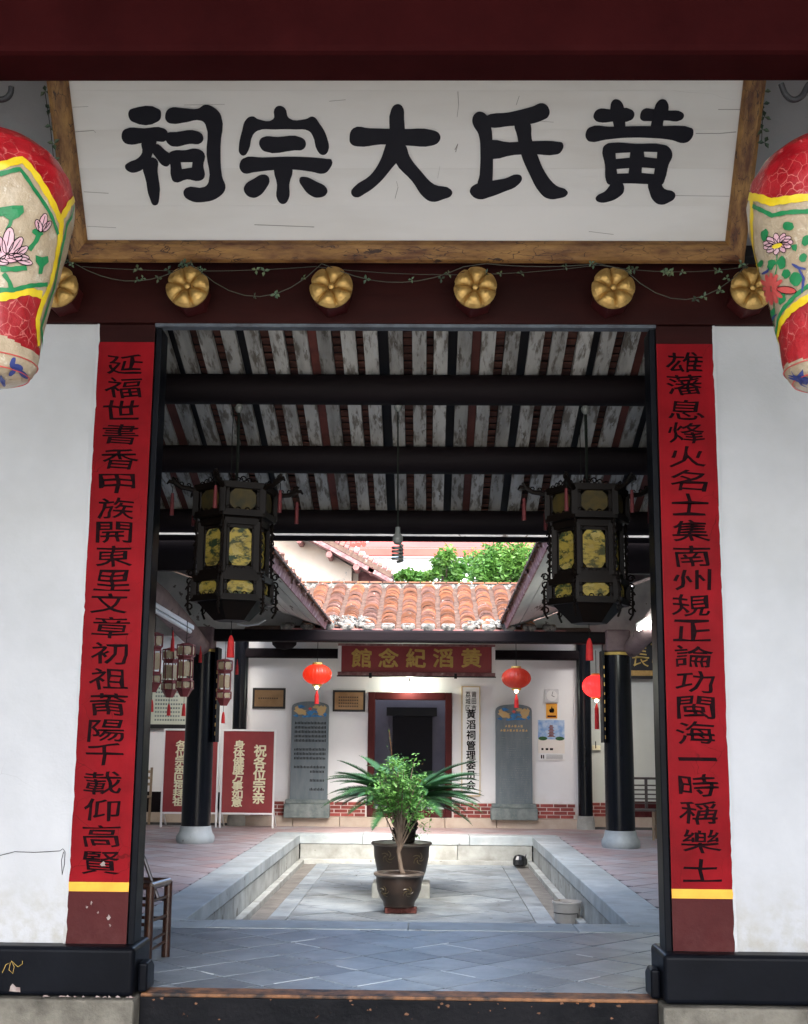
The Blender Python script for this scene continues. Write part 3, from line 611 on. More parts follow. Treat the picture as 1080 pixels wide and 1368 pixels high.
# iron hooks and big painted lanterns
for nm, pts in (('left', ((-30, 110), (-14, 128), (-4, 133), (8, 131), (14, 124), (15, 116))), ('right', ((1044, 112), (1050, 126), (1060, 133), (1072, 128), (1082, 112), (1100, 100)))):
    P0 = [at(u, v, 5.12) for u, v in pts]; P = []
    for i in range(len(P0)-1):
        a0, a1, a2, a3 = P0[max(0, i-1)], P0[i], P0[i+1], P0[min(len(P0)-1, i+2)]
        for q in range(5): t = q/5; P.append(.5*((2*a1)+(a2-a0)*t+(2*a0-5*a1+4*a2-a3)*t*t+(3*a1-a0-3*a2+a3)*t**3))
    P.append(P0[-1]); simple('lantern_hook', MB().tube(P, .014, 8), 'iron', f'curved black iron hook under the beam above the {nm} painted lantern', 'hook', group='lantern hooks', smooth=True)
# lantern paint -----------------------------------------------------------
class Lantern:
    def __init__(s, ax, lean):
        s.c = ax; s.DM = 1.262; s.prof = [(0.0, .02), (.03, .12), (.085, .235), (.15, .315), (.24, .368), (.33, .385), (.42, .378), (.56, .348), (.70, .310), (.84, .272), (.95, .247), (1.04, .236), (1.08, .228), (1.12, .205), (1.145, .16), (1.158, .10), (1.1997, .01)]
        s.prof = [(a if a <= .33 else .33+(a-.33)*1.0716, r) for a, r in s.prof]; s.lean = lean
    def r(s, d):
        p = s.prof
        for (a, ra), (b_, rb) in zip(p[:-1], p[1:]):
            if a <= d <= b_:
                t = (d-a)/(b_-a); return ra+(rb-ra)*t
        return 0
    def P(s, th, d, off=0):
        r = s.r(d)*(1+.004*math.sin(16*th+5*d)+.003*math.sin(16*th-41*d))+off*.9; z = s.c.z-d-(off*1.2 if d > 1.16 else 0)
        return Vector((s.c.x+s.lean*d+r*math.sin(th), s.c.y-r*math.cos(th), z))
    def hit(s, u, v):
        """(theta, depth) where the ray through the pixel meets the lantern"""
        d = ray(u, v); best = None; Y = s.c.y-.42
        while Y < s.c.y+.1:
            q = CAM+d*(Y/d.y); dd = s.c.z-q.z; x = q.x-s.c.x-s.lean*dd; y = q.y-s.c.y
            if 0 <= dd <= 1.262 and math.hypot(x, y) <= s.r(dd): return math.atan2(x, -y), dd
            e = abs(math.hypot(x, y)-s.r(max(0, min(1.262, dd))))+max(0, -dd, dd-1.262)
            if best is None or e < best[0]: best = (e, math.atan2(x, -y), max(0, min(1.261, dd)))
            Y += .004
        return best[1], best[2]
def inpoly(x, y, p):
    c = False
    for i in range(len(p)):
        (x1, y1), (x2, y2) = p[i], p[i-1]
        if (y1 > y) != (y2 > y) and x < (x2-x1)*(y-y1)/(y2-y1)+x1: c = not c
    return c
def painted_lantern(ax, lean, label, reds, yel, grn, extra, rep, rim):
    L = Lantern(ax, lean); root = empty('painted_lantern', ax-Vector((0, 0, 1.19)), label, 'lantern', 'large painted paper lanterns hung in the porch')
    NT, NZ = 180, 150
    R = [[L.hit(*p) for p in poly] for poly in reds]
    v = []; f = []; mi = []
    for j in range(NZ+1):
        for i in range(NT): v.append(L.P(2*PI*i/NT-PI, 1.262*j/NZ))
    for j in range(NZ):
        for i in range(NT):
            f.append((j*NT+i, j*NT+(i+1) % NT, (j+1)*NT+(i+1) % NT, (j+1)*NT+i))
            th = 2*PI*(i+.5)/NT-PI; dd = 1.262*(j+.5)/NZ; red = False
            for k in range(rep):
                t2 = (th-rim+k*2*PI/rep+PI) % (2*PI)-PI+rim
                if any(inpoly(t2, dd, p) for p in R): red = True
            if dd < .13: red = True
            if dd > 1.125: red = False
            mi.append(1 if red else 0)
    me = bpy.data.meshes.new('shell'); me.from_pydata([tuple(q) for q in v], [], f); me.materials.append(M['lan_tan']); me.materials.append(M['lan_red'])
    me.polygons.foreach_set('material_index', mi); me.polygons.foreach_set('use_smooth', [True]*len(f)); mobj('paper_shell', me, None, root)
    def ribbon(bb, pts, w, off, closed=False, taper=False):
        H = [L.hit(*p) for p in pts]; dense = []
        for a, c in zip(H[:-1], H[1:]):
            dt = c[0]-a[0]; n = max(2, int(math.hypot(dt*.35, c[1]-a[1])/.012))
            for i in range(n): dense.append((a[0]+dt*i/n, a[1]+(c[1]-a[1])*i/n))
        dense.append(H[-1])
        for k in range(rep):
            row = []
            for i, (th, dd) in enumerate(dense):
                a, c = dense[max(0, i-1)], dense[min(len(dense)-1, i+1)]
                dx, dy = (c[0]-a[0])*max(.1, L.r(dd)), c[1]-a[1]; l = math.hypot(dx, dy) or 1; nx, ny = -dy/l, dx/l
                ww = w*(1+.12*math.sin(i*1.3)+random.uniform(-.05, .05))*(1 if not taper else .25+.75*math.sin(PI*min(1, (i+.5)/len(dense)))); r = max(.1, L.r(dd)); rowi = []
                for s in (-1, 0, 1): rowi.append(L.P(th+nx*s*ww/2/r+k*2*PI/rep, min(1.26, max(.001, dd+ny*s*ww/2)), off))
                row.append(rowi)
            for a, c in zip(row[:-1], row[1:]):
                bb.quad(a[0], a[1], c[1], c[0]); bb.quad(a[1], a[2], c[2], c[1])
    def blob(bb, cpx, pts, off):
        H = [L.hit(*p) for p in pts]; c = L.hit(*cpx)
        for k in range(rep):
            base = len(bb.v); rings = [.0, .5, 1.0]; K = k*2*PI/rep
            bb.v.append(tuple(L.P(c[0]+K, c[1], off)))
            for t in (.5, 1.0):
                for h in H: bb.v.append(tuple(L.P(c[0]+(h[0]-c[0])*t+K, c[1]+(h[1]-c[1])*t, off)))
            n = len(H)
            for i in range(n):
                j = (i+1) % n; bb.f.append((base, base+1+i, base+1+j)); bb.f.append((base+1+i, base+1+n+i, base+1+n+j, base+1+j))
    def ell(cx, cy, a, b2, ang, n=12, j=0): return [(cx+a*math.cos(t)*math.cos(ang)-b2*math.sin(t)*math.sin(ang)+random.uniform(-j, j), cy+a*math.cos(t)*math.sin(ang)+b2*math.sin(t)*math.cos(ang)+random.uniform(-j, j)) for t in [2*PI*i/n for i in range(n)]]
    by = MB()
    for p in yel: ribbon(by, p, .034, .004)
    kind(by.build('yellow_border', 'lan_yellow', root, fix=False))
    bgn = MB()
    for p in grn: ribbon(bgn, p, .019, .006)
    extra(ribbon, blob, ell, bgn, root, L); kind(bgn.build('green_painting', 'lan_green', root, fix=False))
    rg = MB()
    for dd in (1.135, 1.185):
        P = [L.P(2*PI*i/60, dd, .003) for i in range(61)]; rg.tube(P, .003, 4, False)
    kind(rg.build('rim_line', 'lan_petal_red', root, fix=False))
    MB().tube([L.P(0, 0)+Vector((0, L.r(0), .0)), Vector((ax.x, ax.y, 4.27))], .006, 6).build('cord', 'wire', root)
    return root
def exl(ribbon, blob, ell, bg, root, L):
    blob(bg, (14, 285), [(-8, 280), (2, 277), (16, 275), (30, 275), (31, 284), (24, 291), (14, 296), (4, 289), (-8, 290)], .006)
    ribbon(bg, [(15, 290), (13, 300), (8, 308)], .014, .006)
    blob(bg, (54, 350), [(46, 341), (54, 344), (63, 342), (64, 350), (57, 356), (55, 366), (50, 366), (51, 356), (46, 350)], .006)
    ribbon(bg, [(51, 313), (47, 322), (38, 334)], .020, .006); blob(bg, (49, 312), ell(49, 311, 7, 5, .5, 10, 1), .006)
    ribbon(bg, [(0, 360), (18, 360), (35, 358)], .022, .006); ribbon(bg, [(4, 366), (12, 378), (14, 386)], .02, .006)
    pk = MB(); ol = MB()
    for (cx, cy, a, b2, an) in ((-8, 325, 15, 6, 1.2), (10, 322, 18, 7.5, -1.4), (20, 330, 15, 6, -1.0), (26, 337, 12, 5, -.6), (0, 332, 16, 7, -1.75), (14, 346, 15, 6, -.15), (30, 349, 12, 5, .3), (-2, 350, 13, 5, .2), (24, 344, 14, 5, .1), (55, 298, 13, 5, -1.3), (60, 303, 9, 4, -.9), (50, 302, 9, 4, -1.9)):
        e = ell(cx, cy, a, b2, an, 12); k = random.uniform(0, .003); blob(pk, (cx, cy), e, .0065+k); ribbon(ol, e+[e[0]], .0035, .0105)
        ribbon(ol, [(cx-a*.4*math.cos(an), cy-a*.4*math.sin(an)), (cx+a*.7*math.cos(an), cy+a*.7*math.sin(an))], .003, .0105)
    kind(pk.build('lotus_painting', 'lan_pink', root, fix=False)); kind(ol.build('ink_line', 'ink', root, fix=False))
    bl = MB()
    for (cx, cy, a, b2, an) in ((16, 484, 7, 3.5, -1.2), (22, 490, 8, 5, .2), (30, 499, 8, 3.5, .7), (15, 497, 6, 3, 2.4), (2, 508, 8, 3, 1.2)): blob(bl, (cx, cy), ell(cx, cy, a, b2, an), .004)
    kind(bl.build('blue_flower_painting', 'lan_blue', root, fix=False))
def exr(ribbon, blob, ell, bg, root, L):
    for (cx, cy, a, b2) in ((1024, 314, 5, 8), (1055, 303, 8, 6), (1063, 331, 4, 5), (1046, 351, 6, 9), (1033, 354, 5, 7), (1052, 366, 6, 6), (1065, 373, 8, 9), (1047, 399, 4, 8), (1018, 352, 3, 5), (1034, 420, 4, 9), (1075, 345, 5, 6), (1078, 322, 5, 7)): blob(bg, (cx, cy), ell(cx, cy, a, b2, .2, 12, 1), .006)
    ribbon(bg, [(1040, 340), (1040, 360), (1036, 380)], .006, .006); ribbon(bg, [(1036, 405), (1036, 425), (1034, 445)], .008, .006)
    pk = MB(); ol = MB(); rd = MB(); ye = MB()
    for k in range(11):
        a = k*2*PI/11; cx, cy = 1042+12*math.cos(a), 326+7*math.sin(a)-2*math.cos(a); e = ell(cx, cy, 8, 4, math.atan2(7*math.sin(a), 12*math.cos(a)), 10); blob(pk, (cx, cy), e, .0065+k*.0002); ribbon(ol, e+[e[0]], .003, .0105)
    blob(ye, (1041, 329), ell(1041, 329, 7, 3, -.3), .011)
    for k in range(12):
        a = k*2*PI/12; cx, cy = 1033+9*math.cos(a), 386+13*math.sin(a); e = ell(cx, cy, 9, 3, math.atan2(13*math.sin(a), 9*math.cos(a)), 10); blob(rd, (cx, cy), e, .0065+k*.0002)
    e = ell(1054, 388, 13, 5, .15); blob(rd, (1054, 388), e, .0095); ribbon(ol, e+[e[0]], .003, .0115)
    kind(pk.build('flower_painting', 'lan_pink', root, fix=False)); kind(ol.build('ink_line', 'ink', root, fix=False)); kind(rd.build('red_flower_painting', 'lan_petal_red', root, fix=False)); kind(ye.build('flower_centre', 'lan_yellow', root, fix=False))
    bl = MB()
    for p in (((1060, 353), (1068, 358), (1078, 360)), ((1068, 358), (1075, 372), (1073, 392)), ((1020, 366), (1028, 362), (1030, 358)), ((1022, 425), (1030, 430), (1040, 420)), ((1060, 496), (1070, 504), (1084, 505)), ((1056, 502), (1070, 506), (1080, 515))): ribbon(bl, list(p), .012, .007, taper=True)
    blob(bl, (1072, 505), [(1054, 501), (1066, 501), (1074, 492), (1076, 502), (1086, 505), (1080, 513), (1066, 508)], .004)
    kind(bl.build('blue_painting', 'lan_blue', root, fix=False))
axL = at(-12, 175, 5.4); axR = at(1112, 178, 5.4)
painted_lantern(Vector((axL.x, 5.4, axL.z)), .045, 'large red and tan paper lantern painted with a pink lotus, hanging at the left edge',
    [[(-60, 195), (0, 172), (60, 180), (110, 215), (112, 268), (100, 262), (82, 290), (79, 296), (55, 246), (29, 213), (0, 222), (-40, 235)],
     [(-40, 405), (0, 399), (17, 396), (33, 389), (55, 393), (57, 402), (48, 427), (51, 460), (53, 482), (30, 462), (0, 446), (-40, 440)]],
    [[(-38, 236), (0, 222), (15, 217), (29, 213), (55, 246), (68, 270), (80, 296)], [(100, 262), (92, 272), (82, 290), (80, 310), (67, 379), (57, 402), (49, 427), (51, 462)], [(-40, 402), (0, 398), (17, 394), (33, 389), (55, 394)]],
    [[(-38, 246), (0, 233), (26, 226), (44, 252), (61, 277), (77, 313)], [(98, 275), (88, 300), (82, 327), (70, 388), (54, 438), (55, 468)], [(-20, 392), (0, 388), (17, 388), (39, 382), (62, 380)]], exl, 3, .35)
painted_lantern(Vector((axR.x, 5.4, axR.z)), -.03, 'large red and tan paper lantern painted with chrysanthemums, hanging at the right edge',
    [[(985, 266), (1004, 262), (1031, 270), (1080, 264), (1130, 262), (1160, 200), (1110, 165), (1060, 178), (1015, 205), (996, 235)],
     [(1036, 470), (1039, 450), (1054, 418), (1080, 399), (1120, 392), (1130, 470), (1080, 478), (1050, 487), (1036, 497)]],
    [[(1002, 262), (1004, 262), (1018, 265), (1031, 270), (1055, 267), (1080, 264), (1110, 260)], [(1005, 266), (1006, 292), (1009, 340), (1016, 385), (1025, 421), (1033, 455), (1037, 478)], [(1120, 392), (1080, 399), (1054, 418), (1040, 450), (1036, 478)]],
    [[(1007, 275), (1020, 281), (1033, 288), (1055, 284), (1080, 283), (1110, 280)], [(1029, 425), (1036, 456), (1047, 415), (1060, 400), (1080, 383), (1100, 375)]], exr, 3, -.2)
# ================================================================ ENTRANCE HALL ROOF
def zr(y): return 6.5-.313*y
hr = empty('hall_roof', (0, 9, 3.8), 'dark timber roof of the entrance hall with flaking white rafters', 'roof')
sl_ = math.atan(.313); L_ = (10.62-7.4)/math.cos(sl_)
rm = MB().box(-.047, .047, 0, L_, 0, .045).mesh('rafter')
n = 0; xs = []
x = -3.05
while x < 3.06:
    xx = x+random.uniform(-.008, .008); xs.append(xx)
    mobj('rafter', rm, 'rafter', hr, (xx, 7.4, zr(7.4)), (-sl_, 0, 0)); x += .1565
til = MB()
for i, (a, c) in enumerate(zip(xs[:-1], xs[1:])):
    mid = (a+c)/2
    if abs(mid) > 1.75 or (i % 7) in (1,):
        MB().box(a+.05, c-.05, 0, L_, .02, .03, Matrix.Translation((0, 7.4, zr(7.4))) @ Matrix.Rotation(-sl_, 4, 'X')).build('roof_plank', 'red_plank', hr)
    elif i % 3 != 0:
        for k in range(38):
            y0 = .09*k; T = Matrix.Translation((0, 7.4, zr(7.4))) @ Matrix.Rotation(-sl_, 4, 'X') @ Matrix.Translation((0, y0, .05)) @ Matrix.Rotation(.22+random.uniform(-.05, .05), 4, 'X')
            til.box(a+.05, c-.05, 0, .085, -.006, .006, T)
kind(til.build('roof_tiles', 'rafter_tile', hr, fix=False))
MB().box(-5.2, 5.2, -.2, L_+.02, .075, .16, Matrix.Translation((0, 7.4, zr(7.4))) @ Matrix.Rotation(-sl_, 4, 'X')).build('roof_cover', 'dark_room', hr)
for yy, rr in ((8.33, .105), (9.25, .105), (10.24, .10)):
    MB().tube([(-5.1, yy, zr(yy)-rr-.005), (0, yy, zr(yy)-rr-.008), (5.1, yy, zr(yy)-rr-.005)], rr, 20).build('purlin', 'beam_black', hr, smooth=True)
MB().box(-5.2, 5.2, 10.80, 10.84, 3.155, 3.195).build('gutter_board', 'soffit', hr)
MB().box(-5.2, 5.2, 10.75, 10.80, 3.112, 3.154).build('eave_batten', 'beam_black', hr)
# side walls of the precinct and the closing parts
for sx, nm in ((-1, 'left'), (1, 'right')):
    x0, x1 = sorted((sx*5.0, sx*5.2)); simple('side_wall', MB().box(x0, x1, 7.73, 22.6, -.4, 4.6), 'plaster_grey', f'long white side wall closing the {nm} gallery', 'wall')
# ---- side gallery roofs
def side_roof(sx, e0, e1, nm):
    """e0/e1: (|x|, Y, z) of the eave near and far"""
    r = empty('gallery_roof', (sx*3, 15, 3.3), f'tiled lean roof over the {nm} gallery, its pale boarded soffit showing above the court', 'roof')
    A = Vector((sx*e0[0], e0[1], e0[2])); B = Vector((sx*e1[0], e1[1], e1[2])); out = Vector((sx, 0, .36)).normalized(); wd = .185
    up = out.cross((B-A).normalized()); up = up if up.z > 0 else -up
    for k in range(9):
        o0 = out*(.02+k*wd); o1 = out*(.02+(k+1)*wd-.006); h = up*(.0 if k % 2 else .008)
        MB().prism([A+o0+h, B+o0+h, B+o1+h, A+o1+h], up*.02).build('soffit_board', 'soffit', r)
    MB().prism([A+up*.04, B+up*.04, B+out*4.2+up*.04, A+out*4.2+up*.04], up*.06).build('roof_deck', 'dark_room' if sx else 'log', r)
    MB().prism([A-up*.02, B-up*.02, B+up*.10, A+up*.10], out*-.025).build('eave_fascia', 'eave_red', r)
    # tile ends along the eave: one tile each
    L = (B-A).length; n = int(L/.21); d = (B-A)/n; tm = MB(); prof = [(math.cos(PI*i/8)*.085, math.sin(PI*i/8)*.06) for i in range(9)]
    dn = d.normalized(); inn = [(c*.82, s*.8) for c, s in prof]
    ring = [dn*c+up*s for c, s in prof]+[dn*c+up*s for c, s in inn[::-1]]
    tm.prism([q+out*-.05 for q in ring], out*.5); me = tm.mesh('barrel_tile', True)
    for k in range(n): mobj('barrel_tile', me, 'roof_brown' if k % 3 else 'roof_orange', r, A+d*(k+.5)+up*.09+Vector((0, 0, random.uniform(-.012, .012))), (0, 0, random.uniform(-.05, .05)))
    pn = MB(); pn.prism([A+up*.101-out*.07, B+up*.101-out*.07, B+up*.101+out*4.1, A+up*.101+out*4.1], up*.02); pn.build('pan_tiles', 'roof_pan', r)
    cl = MB()
    for k in range(int(L/(.13 if sx < 0 else .3))):
        q = A+(B-A)*random.random()+up*random.uniform(.06, .15)-out*random.uniform(.03, .06); s = random.uniform(.012, .03); cl.box(-s, s, -s, s, -s*.6, s*.6, Matrix.Translation(q) @ Matrix.Rotation(random.random()*3, 4, (1, .4, .7)))
    kind(cl.build('mortar_lumps', 'roof_brown', r, fix=False))
    return r
side_roof(-1, (1.50, 10.9, 3.215), (1.385, 19.0, 3.05), 'left')
side_roof(1, (1.47, 10.9, 3.62), (1.34, 19.0, 3.06), 'right')
for sx, z0 in ((-1, 3.02), (1, 3.05)):
    nm = 'left' if sx < 0 else 'right'
    P = [(sx*3.0, 10.3, z0+.12), (sx*3.0, 12.5, z0+.10), (sx*3.0, 14.5, z0-.02), (sx*3.0, 16.2, z0-.2), (sx*3.0, 17.5, z0-.36)]
    simple('gallery_beam', MB().tube(P, [.15, .15, .15, .14, .12], 16), 'log', f'rounded purple brown beam running back over the {nm} gallery to its column', 'beam', group='gallery beams', smooth=True)
for sx in (-1, 1):
    xa, xb = sorted((sx*1.9, sx*5)); simple('shade_panel', MB().box(xa, xb, 10.9, 10.98, 2.86, 4.3), 'beam_black', 'added dark panel standing for the shade over the near end of the %s gallery' % ('left' if sx < 0 else 'right'), 'panel')  # dark sheets added in place of the shade under the hall roof
# gallery columns
for sx, cx, lb in ((-1, -3.01, 'glossy black round column at the left of the court, notice boards behind it'), (1, 2.80, 'glossy black round column at the right of the court, lit red lantern beside it')):
    c = empty('column', (cx, 17.6, 0), lb, 'column', 'black columns beside the court')
    MB().lathe((cx, 17.6, 0), [(.245, .0), (.262, .03), (.262, .09), (.23, .14), (.215, .19), (.212, .228)], 32).build('column_base', 'granite', c, smooth=True)
    MB().lathe((cx, 17.6, 0), [(.200, .229), (.200, 1.2), (.192, 2.0), (.19, 2.64)], 32).build('shaft', 'column_black', c, smooth=True)
    MB().lathe((cx, 17.6, 0), [(.196, 2.60), (.202, 2.61), (.202, 2.63), (.196, 2.64)], 32).build('collar', 'gold_paint', c, smooth=True)
    MB().box(cx-.17, cx+.17, 17.43, 17.77, 2.641, 2.95).build('capital', 'log', c, bevel=.03)
    pb = cx+.2 if sx < 0 else cx-.19
    bx0, bx1 = (pb+.004, pb+.05) if sx < 0 else (pb-.034, pb-.006)
    cp = MB().box(bx0, bx1, 17.45, 17.75, 1.36 if sx < 0 else 1.40, 2.66).build('couplet_plaque', 'lacquer', c)
    for k in range(9): z = 1.45+k*.12; MB().box(bx1-.012, bx1-.002, 17.444, 17.449, z, z+random.uniform(.03, .07)).build('gilt_mark', 'gold', cp)
for cx, lb in ((-2.98, 'black back column at the left end of the far white wall'), (2.77, 'black back column at the right end of the far white wall')):
    c = empty('column', (cx, 21.15, 0), lb, 'column', 'black columns against the far wall')
    MB().lathe((cx, 21.15, 0), [(.15, 0), (.15, .1), (.13, .215)], 24).build('column_base', 'granite_dirty', c, smooth=True)
    MB().lathe((cx, 21.15, 0), [(.118, .216), (.118, 3.4)], 24).build('shaft', 'column_black', c, smooth=True)
# beams near the far hall
def hb(name, a, b2, Y, v0, v1, th, m, lb):
    A, B = at(a, v0, Y), at(b2, v0, Y); C = at(a, v1, Y); z1 = (A.z+B.z)/2; z0 = C.z
    return simple(name, MB().box(A.x, B.x, Y-th/2, Y+th/2, z0, z1), m, lb, 'beam', .02)
simple('eave_beam', MB().box(-3.0, 2.8, 17.52, 17.68, 2.755, 2.925), 'beam_black', 'long dark horizontal beam between the two court columns under the tiled eave', 'beam', .03)
simple('wall_beam', MB().box(-2.95, 2.75, 21.06, 21.22, 2.755, 2.915), 'beam_black', 'second dark beam, just above the white far wall behind the red name board', 'beam', .03)
bw = at(380, 860, 20.9)
simple('hanging_gong', MB().lathe((bw.x, 20.9, bw.z-.08), [(.02, -.02), (.13, .0), (.2, .06), (.21, .12), (.02, .13)], 24), 'beam_black', 'dark rounded bowl shape hung above the left end of the second beam', 'gong', smooth=True)
# ---- far hall wall
fw = empty('far_hall_wall', (0, 21.3, 0), 'white wall of the far hall with a low band of red bricks', 'wall')
YW = 21.3
dl, dr = at(490, 1092, YW).x, at(604, 1092, YW).x; dtop = at(545, 925, YW).z
x0w, x1w = -2.98, 2.72
MB().box(x0w, dl, YW, YW+.25, .15, 3.7).build('plaster', 'plaster_far', fw); MB().box(dr, x1w, YW, YW+.25, .15, 3.7).build('plaster', 'plaster_far', fw)
MB().box(dl+.001, dr-.001, YW+.001, YW+.25, dtop, 3.7).build('plaster', 'plaster_far', fw)
for a, b2 in run(x0w, x1w, .9): MB().box(a+.003, b2-.003, YW-.13, YW-.004, -.05, .155).build('base_stone', 'stone_warm', fw, bevel=.01)
def bricks(xa, xb, par, Y=YW):
    MB().box(xa, xb, Y-.012, Y-.002, .156, .40).build('mortar', 'mortar', par)
    for r in range(4):
        z = .162+r*.06; x = xa+.012-(.11 if r % 2 else 0)
        while x < xb-.02:
            a, b2 = max(x, xa+.008), min(x+.21, xb-.008)
            if b2-a > .03: MB().box(a, b2, Y-.019-random.uniform(0, .003), Y-.011, z, z+.048).build('brick', 'brick', par)
            x += .225
bricks(at(437, 1080, YW).x, dl-.02, fw); bricks(dr+.02, at(658, 1080, YW).x, fw); bricks(at(712, 1080, YW).x, x1w-.1, fw); bricks(x0w+.2, at(385, 1080, YW).x, fw)
# door of the far hall
fd = empty('far_doorway', ((dl+dr)/2, YW, 0), 'maroon framed open doorway of the far hall behind the potted plants', 'doorway')
fwid = .115
MB().box(dl+.003, dl+fwid, YW-.05, YW+.2, .156, dtop-.002).build('jamb', 'maroon', fd, bevel=.008); MB().box(dr-fwid, dr-.003, YW-.05, YW+.2, .156, dtop-.002).build('jamb', 'maroon', fd, bevel=.008)
MB().box(dl+fwid+.001, dr-fwid-.001, YW-.05, YW+.2, dtop-.125, dtop-.003).build('head_rail', 'maroon', fd, bevel=.008)
MB().box(dl+fwid+.001, dr-fwid-.001, YW-.05, YW+.2, .156, .29).build('sill', 'maroon', fd, bevel=.008)
MB().box(dl+fwid+.02, dr-fwid-.02, YW+.0, YW+.19, .2905, .32).build('sill_top', 'granite', fd)
rm_ = empty('far_room', (0, 23, 0), 'dim lavender grey room seen through the far doorway with a dark inner doorway', 'room')
MB().box(-2.5, 2.5, 24.0, 24.2, 0, 3.3).build('back_wall', 'room', rm_); MB().box(-2.5, 2.5, YW+.26, 23.45, 3.31, 3.4).build('ceiling', 'room', rm_); MB().box(-2.5, 2.5, YW+.26, 24.0, -.1, .1).build('floor', 'tile_warm', rm_)  # ceiling stops short: added gap lets sky light into the room
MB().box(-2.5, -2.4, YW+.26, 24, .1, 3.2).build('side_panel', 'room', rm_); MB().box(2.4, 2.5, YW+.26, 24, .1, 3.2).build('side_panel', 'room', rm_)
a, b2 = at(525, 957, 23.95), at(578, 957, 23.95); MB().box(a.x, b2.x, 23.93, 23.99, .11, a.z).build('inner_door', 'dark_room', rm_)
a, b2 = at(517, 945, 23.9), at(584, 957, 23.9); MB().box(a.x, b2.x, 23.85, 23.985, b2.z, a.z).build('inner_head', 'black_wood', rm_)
# lamp over the door
lc = at(547, 914, 21.2); la = empty('door_lamp', lc, 'small bright bulb over the far doorway under the red name board', 'lamp')
MB().lathe(lc, [(.004, -.05), (.028, -.03), (.034, 0), (.02, .03), (.014, .04)], 16).build('bulb', 'lamp_white', la, smooth=True); MB().box(lc.x-.018, lc.x+.018, 21.2, 21.298, lc.z+.041, lc.z+.075).build('socket', 'black_wood', la)
pl = bpy.data.lights.new('door_bulb_light', 'POINT'); pl.energy = 5; pl.color = (.92, 1, .82); pl.shadow_soft_size = .05; po = bpy.data.objects.new('door_bulb_light', pl); COL.objects.link(po); po.location = (lc.x, 21.1, lc.z-.03)
# red name board of the far hall
a, b2 = at(452, 862, 20.9), at(662, 905, 20.9); zb = at(556, 903, 20.9).z; zt = 2.99
s2 = empty('hall_name_board', ((a.x+b2.x)/2, 20.9, zb), 'red board with gold characters 館念紀滔黄 above the far doorway', 'sign')
x0, x1 = a.x, b2.x; YB = 20.9
MB().box(x0+.06, x1-.06, YB, YB+.05, zb+.06, zt-.04).build('panel', 'notice_red', s2)
for (p0, p1, q0, q1) in ((x0, x1, zb, zb+.058), (x0, x1, zt-.038, zt)): MB().box(p0, p1, YB-.02, YB+.05, q0, q1).build('frame_rail', 'eave_red', s2, bevel=.006)
for (p0, p1) in ((x0, x0+.058), (x1-.058, x1)): MB().box(p0, p1, YB-.02, YB+.05, zb+.059, zt-.039).build('frame_rail', 'white_paint', s2, bevel=.006)
MB().box(x0-.012, x1+.012, YB-.015, YB+.05, zb-.02, zb-.001).build('under_rail', 'black_wood', s2)
for px in (495, 609): q = at(px, 898, 20.87).x; MB().box(q-.022, q+.022, YB-.035, YB+.05, zb-.04, zb+.04).build('bracket', 'iron', s2)
for ch, u in zip('館念紀滔黄', (483, 519, 556, 592, 630)):
    c = at(u, 879, YB-.008); put_char('character', ch, c, .32, .30, 'gold_paint', s2, bold=.028, fit=True, wobble=.012)
# ---- plaques, tablets, signs on the far wall
for (u0, v0, u1, v1, lb) in ((338, 919, 381, 947, 'brass plaque in a dark frame, left of the left grey stone tablet'), (445, 922, 488, 951, 'brass plaque between the left stone tablet and the doorway')):
    a, b2 = at(u0, v0, YW-.03), at(u1, v1, YW-.03); p = empty('wall_plaque', ((a.x+b2.x)/2, YW, b2.z), lb, 'plaque', 'brass plaques on the far wall')
    MB().box(a.x, b2.x, YW-.03, YW-.002, b2.z, a.z).build('frame', 'black_wood', p, bevel=.004); MB().box(a.x+.035, b2.x-.035, YW-.034, YW-.0301, b2.z+.035, a.z-.035).build('plate', 'brass', p)
    t = MB()
    for k in range(4 if u0 > 400 else 1):
        for j in range(9): xx = a.x+.1+j*.038; zz = (a.z+b2.z)/2+(.06-.05*k if u0 > 400 else 0); t.box(xx, xx+.024, YW-.0365, YW-.0345, zz-.012, zz+.012)
    kind(t.build('inscription', 'dark_print', p))
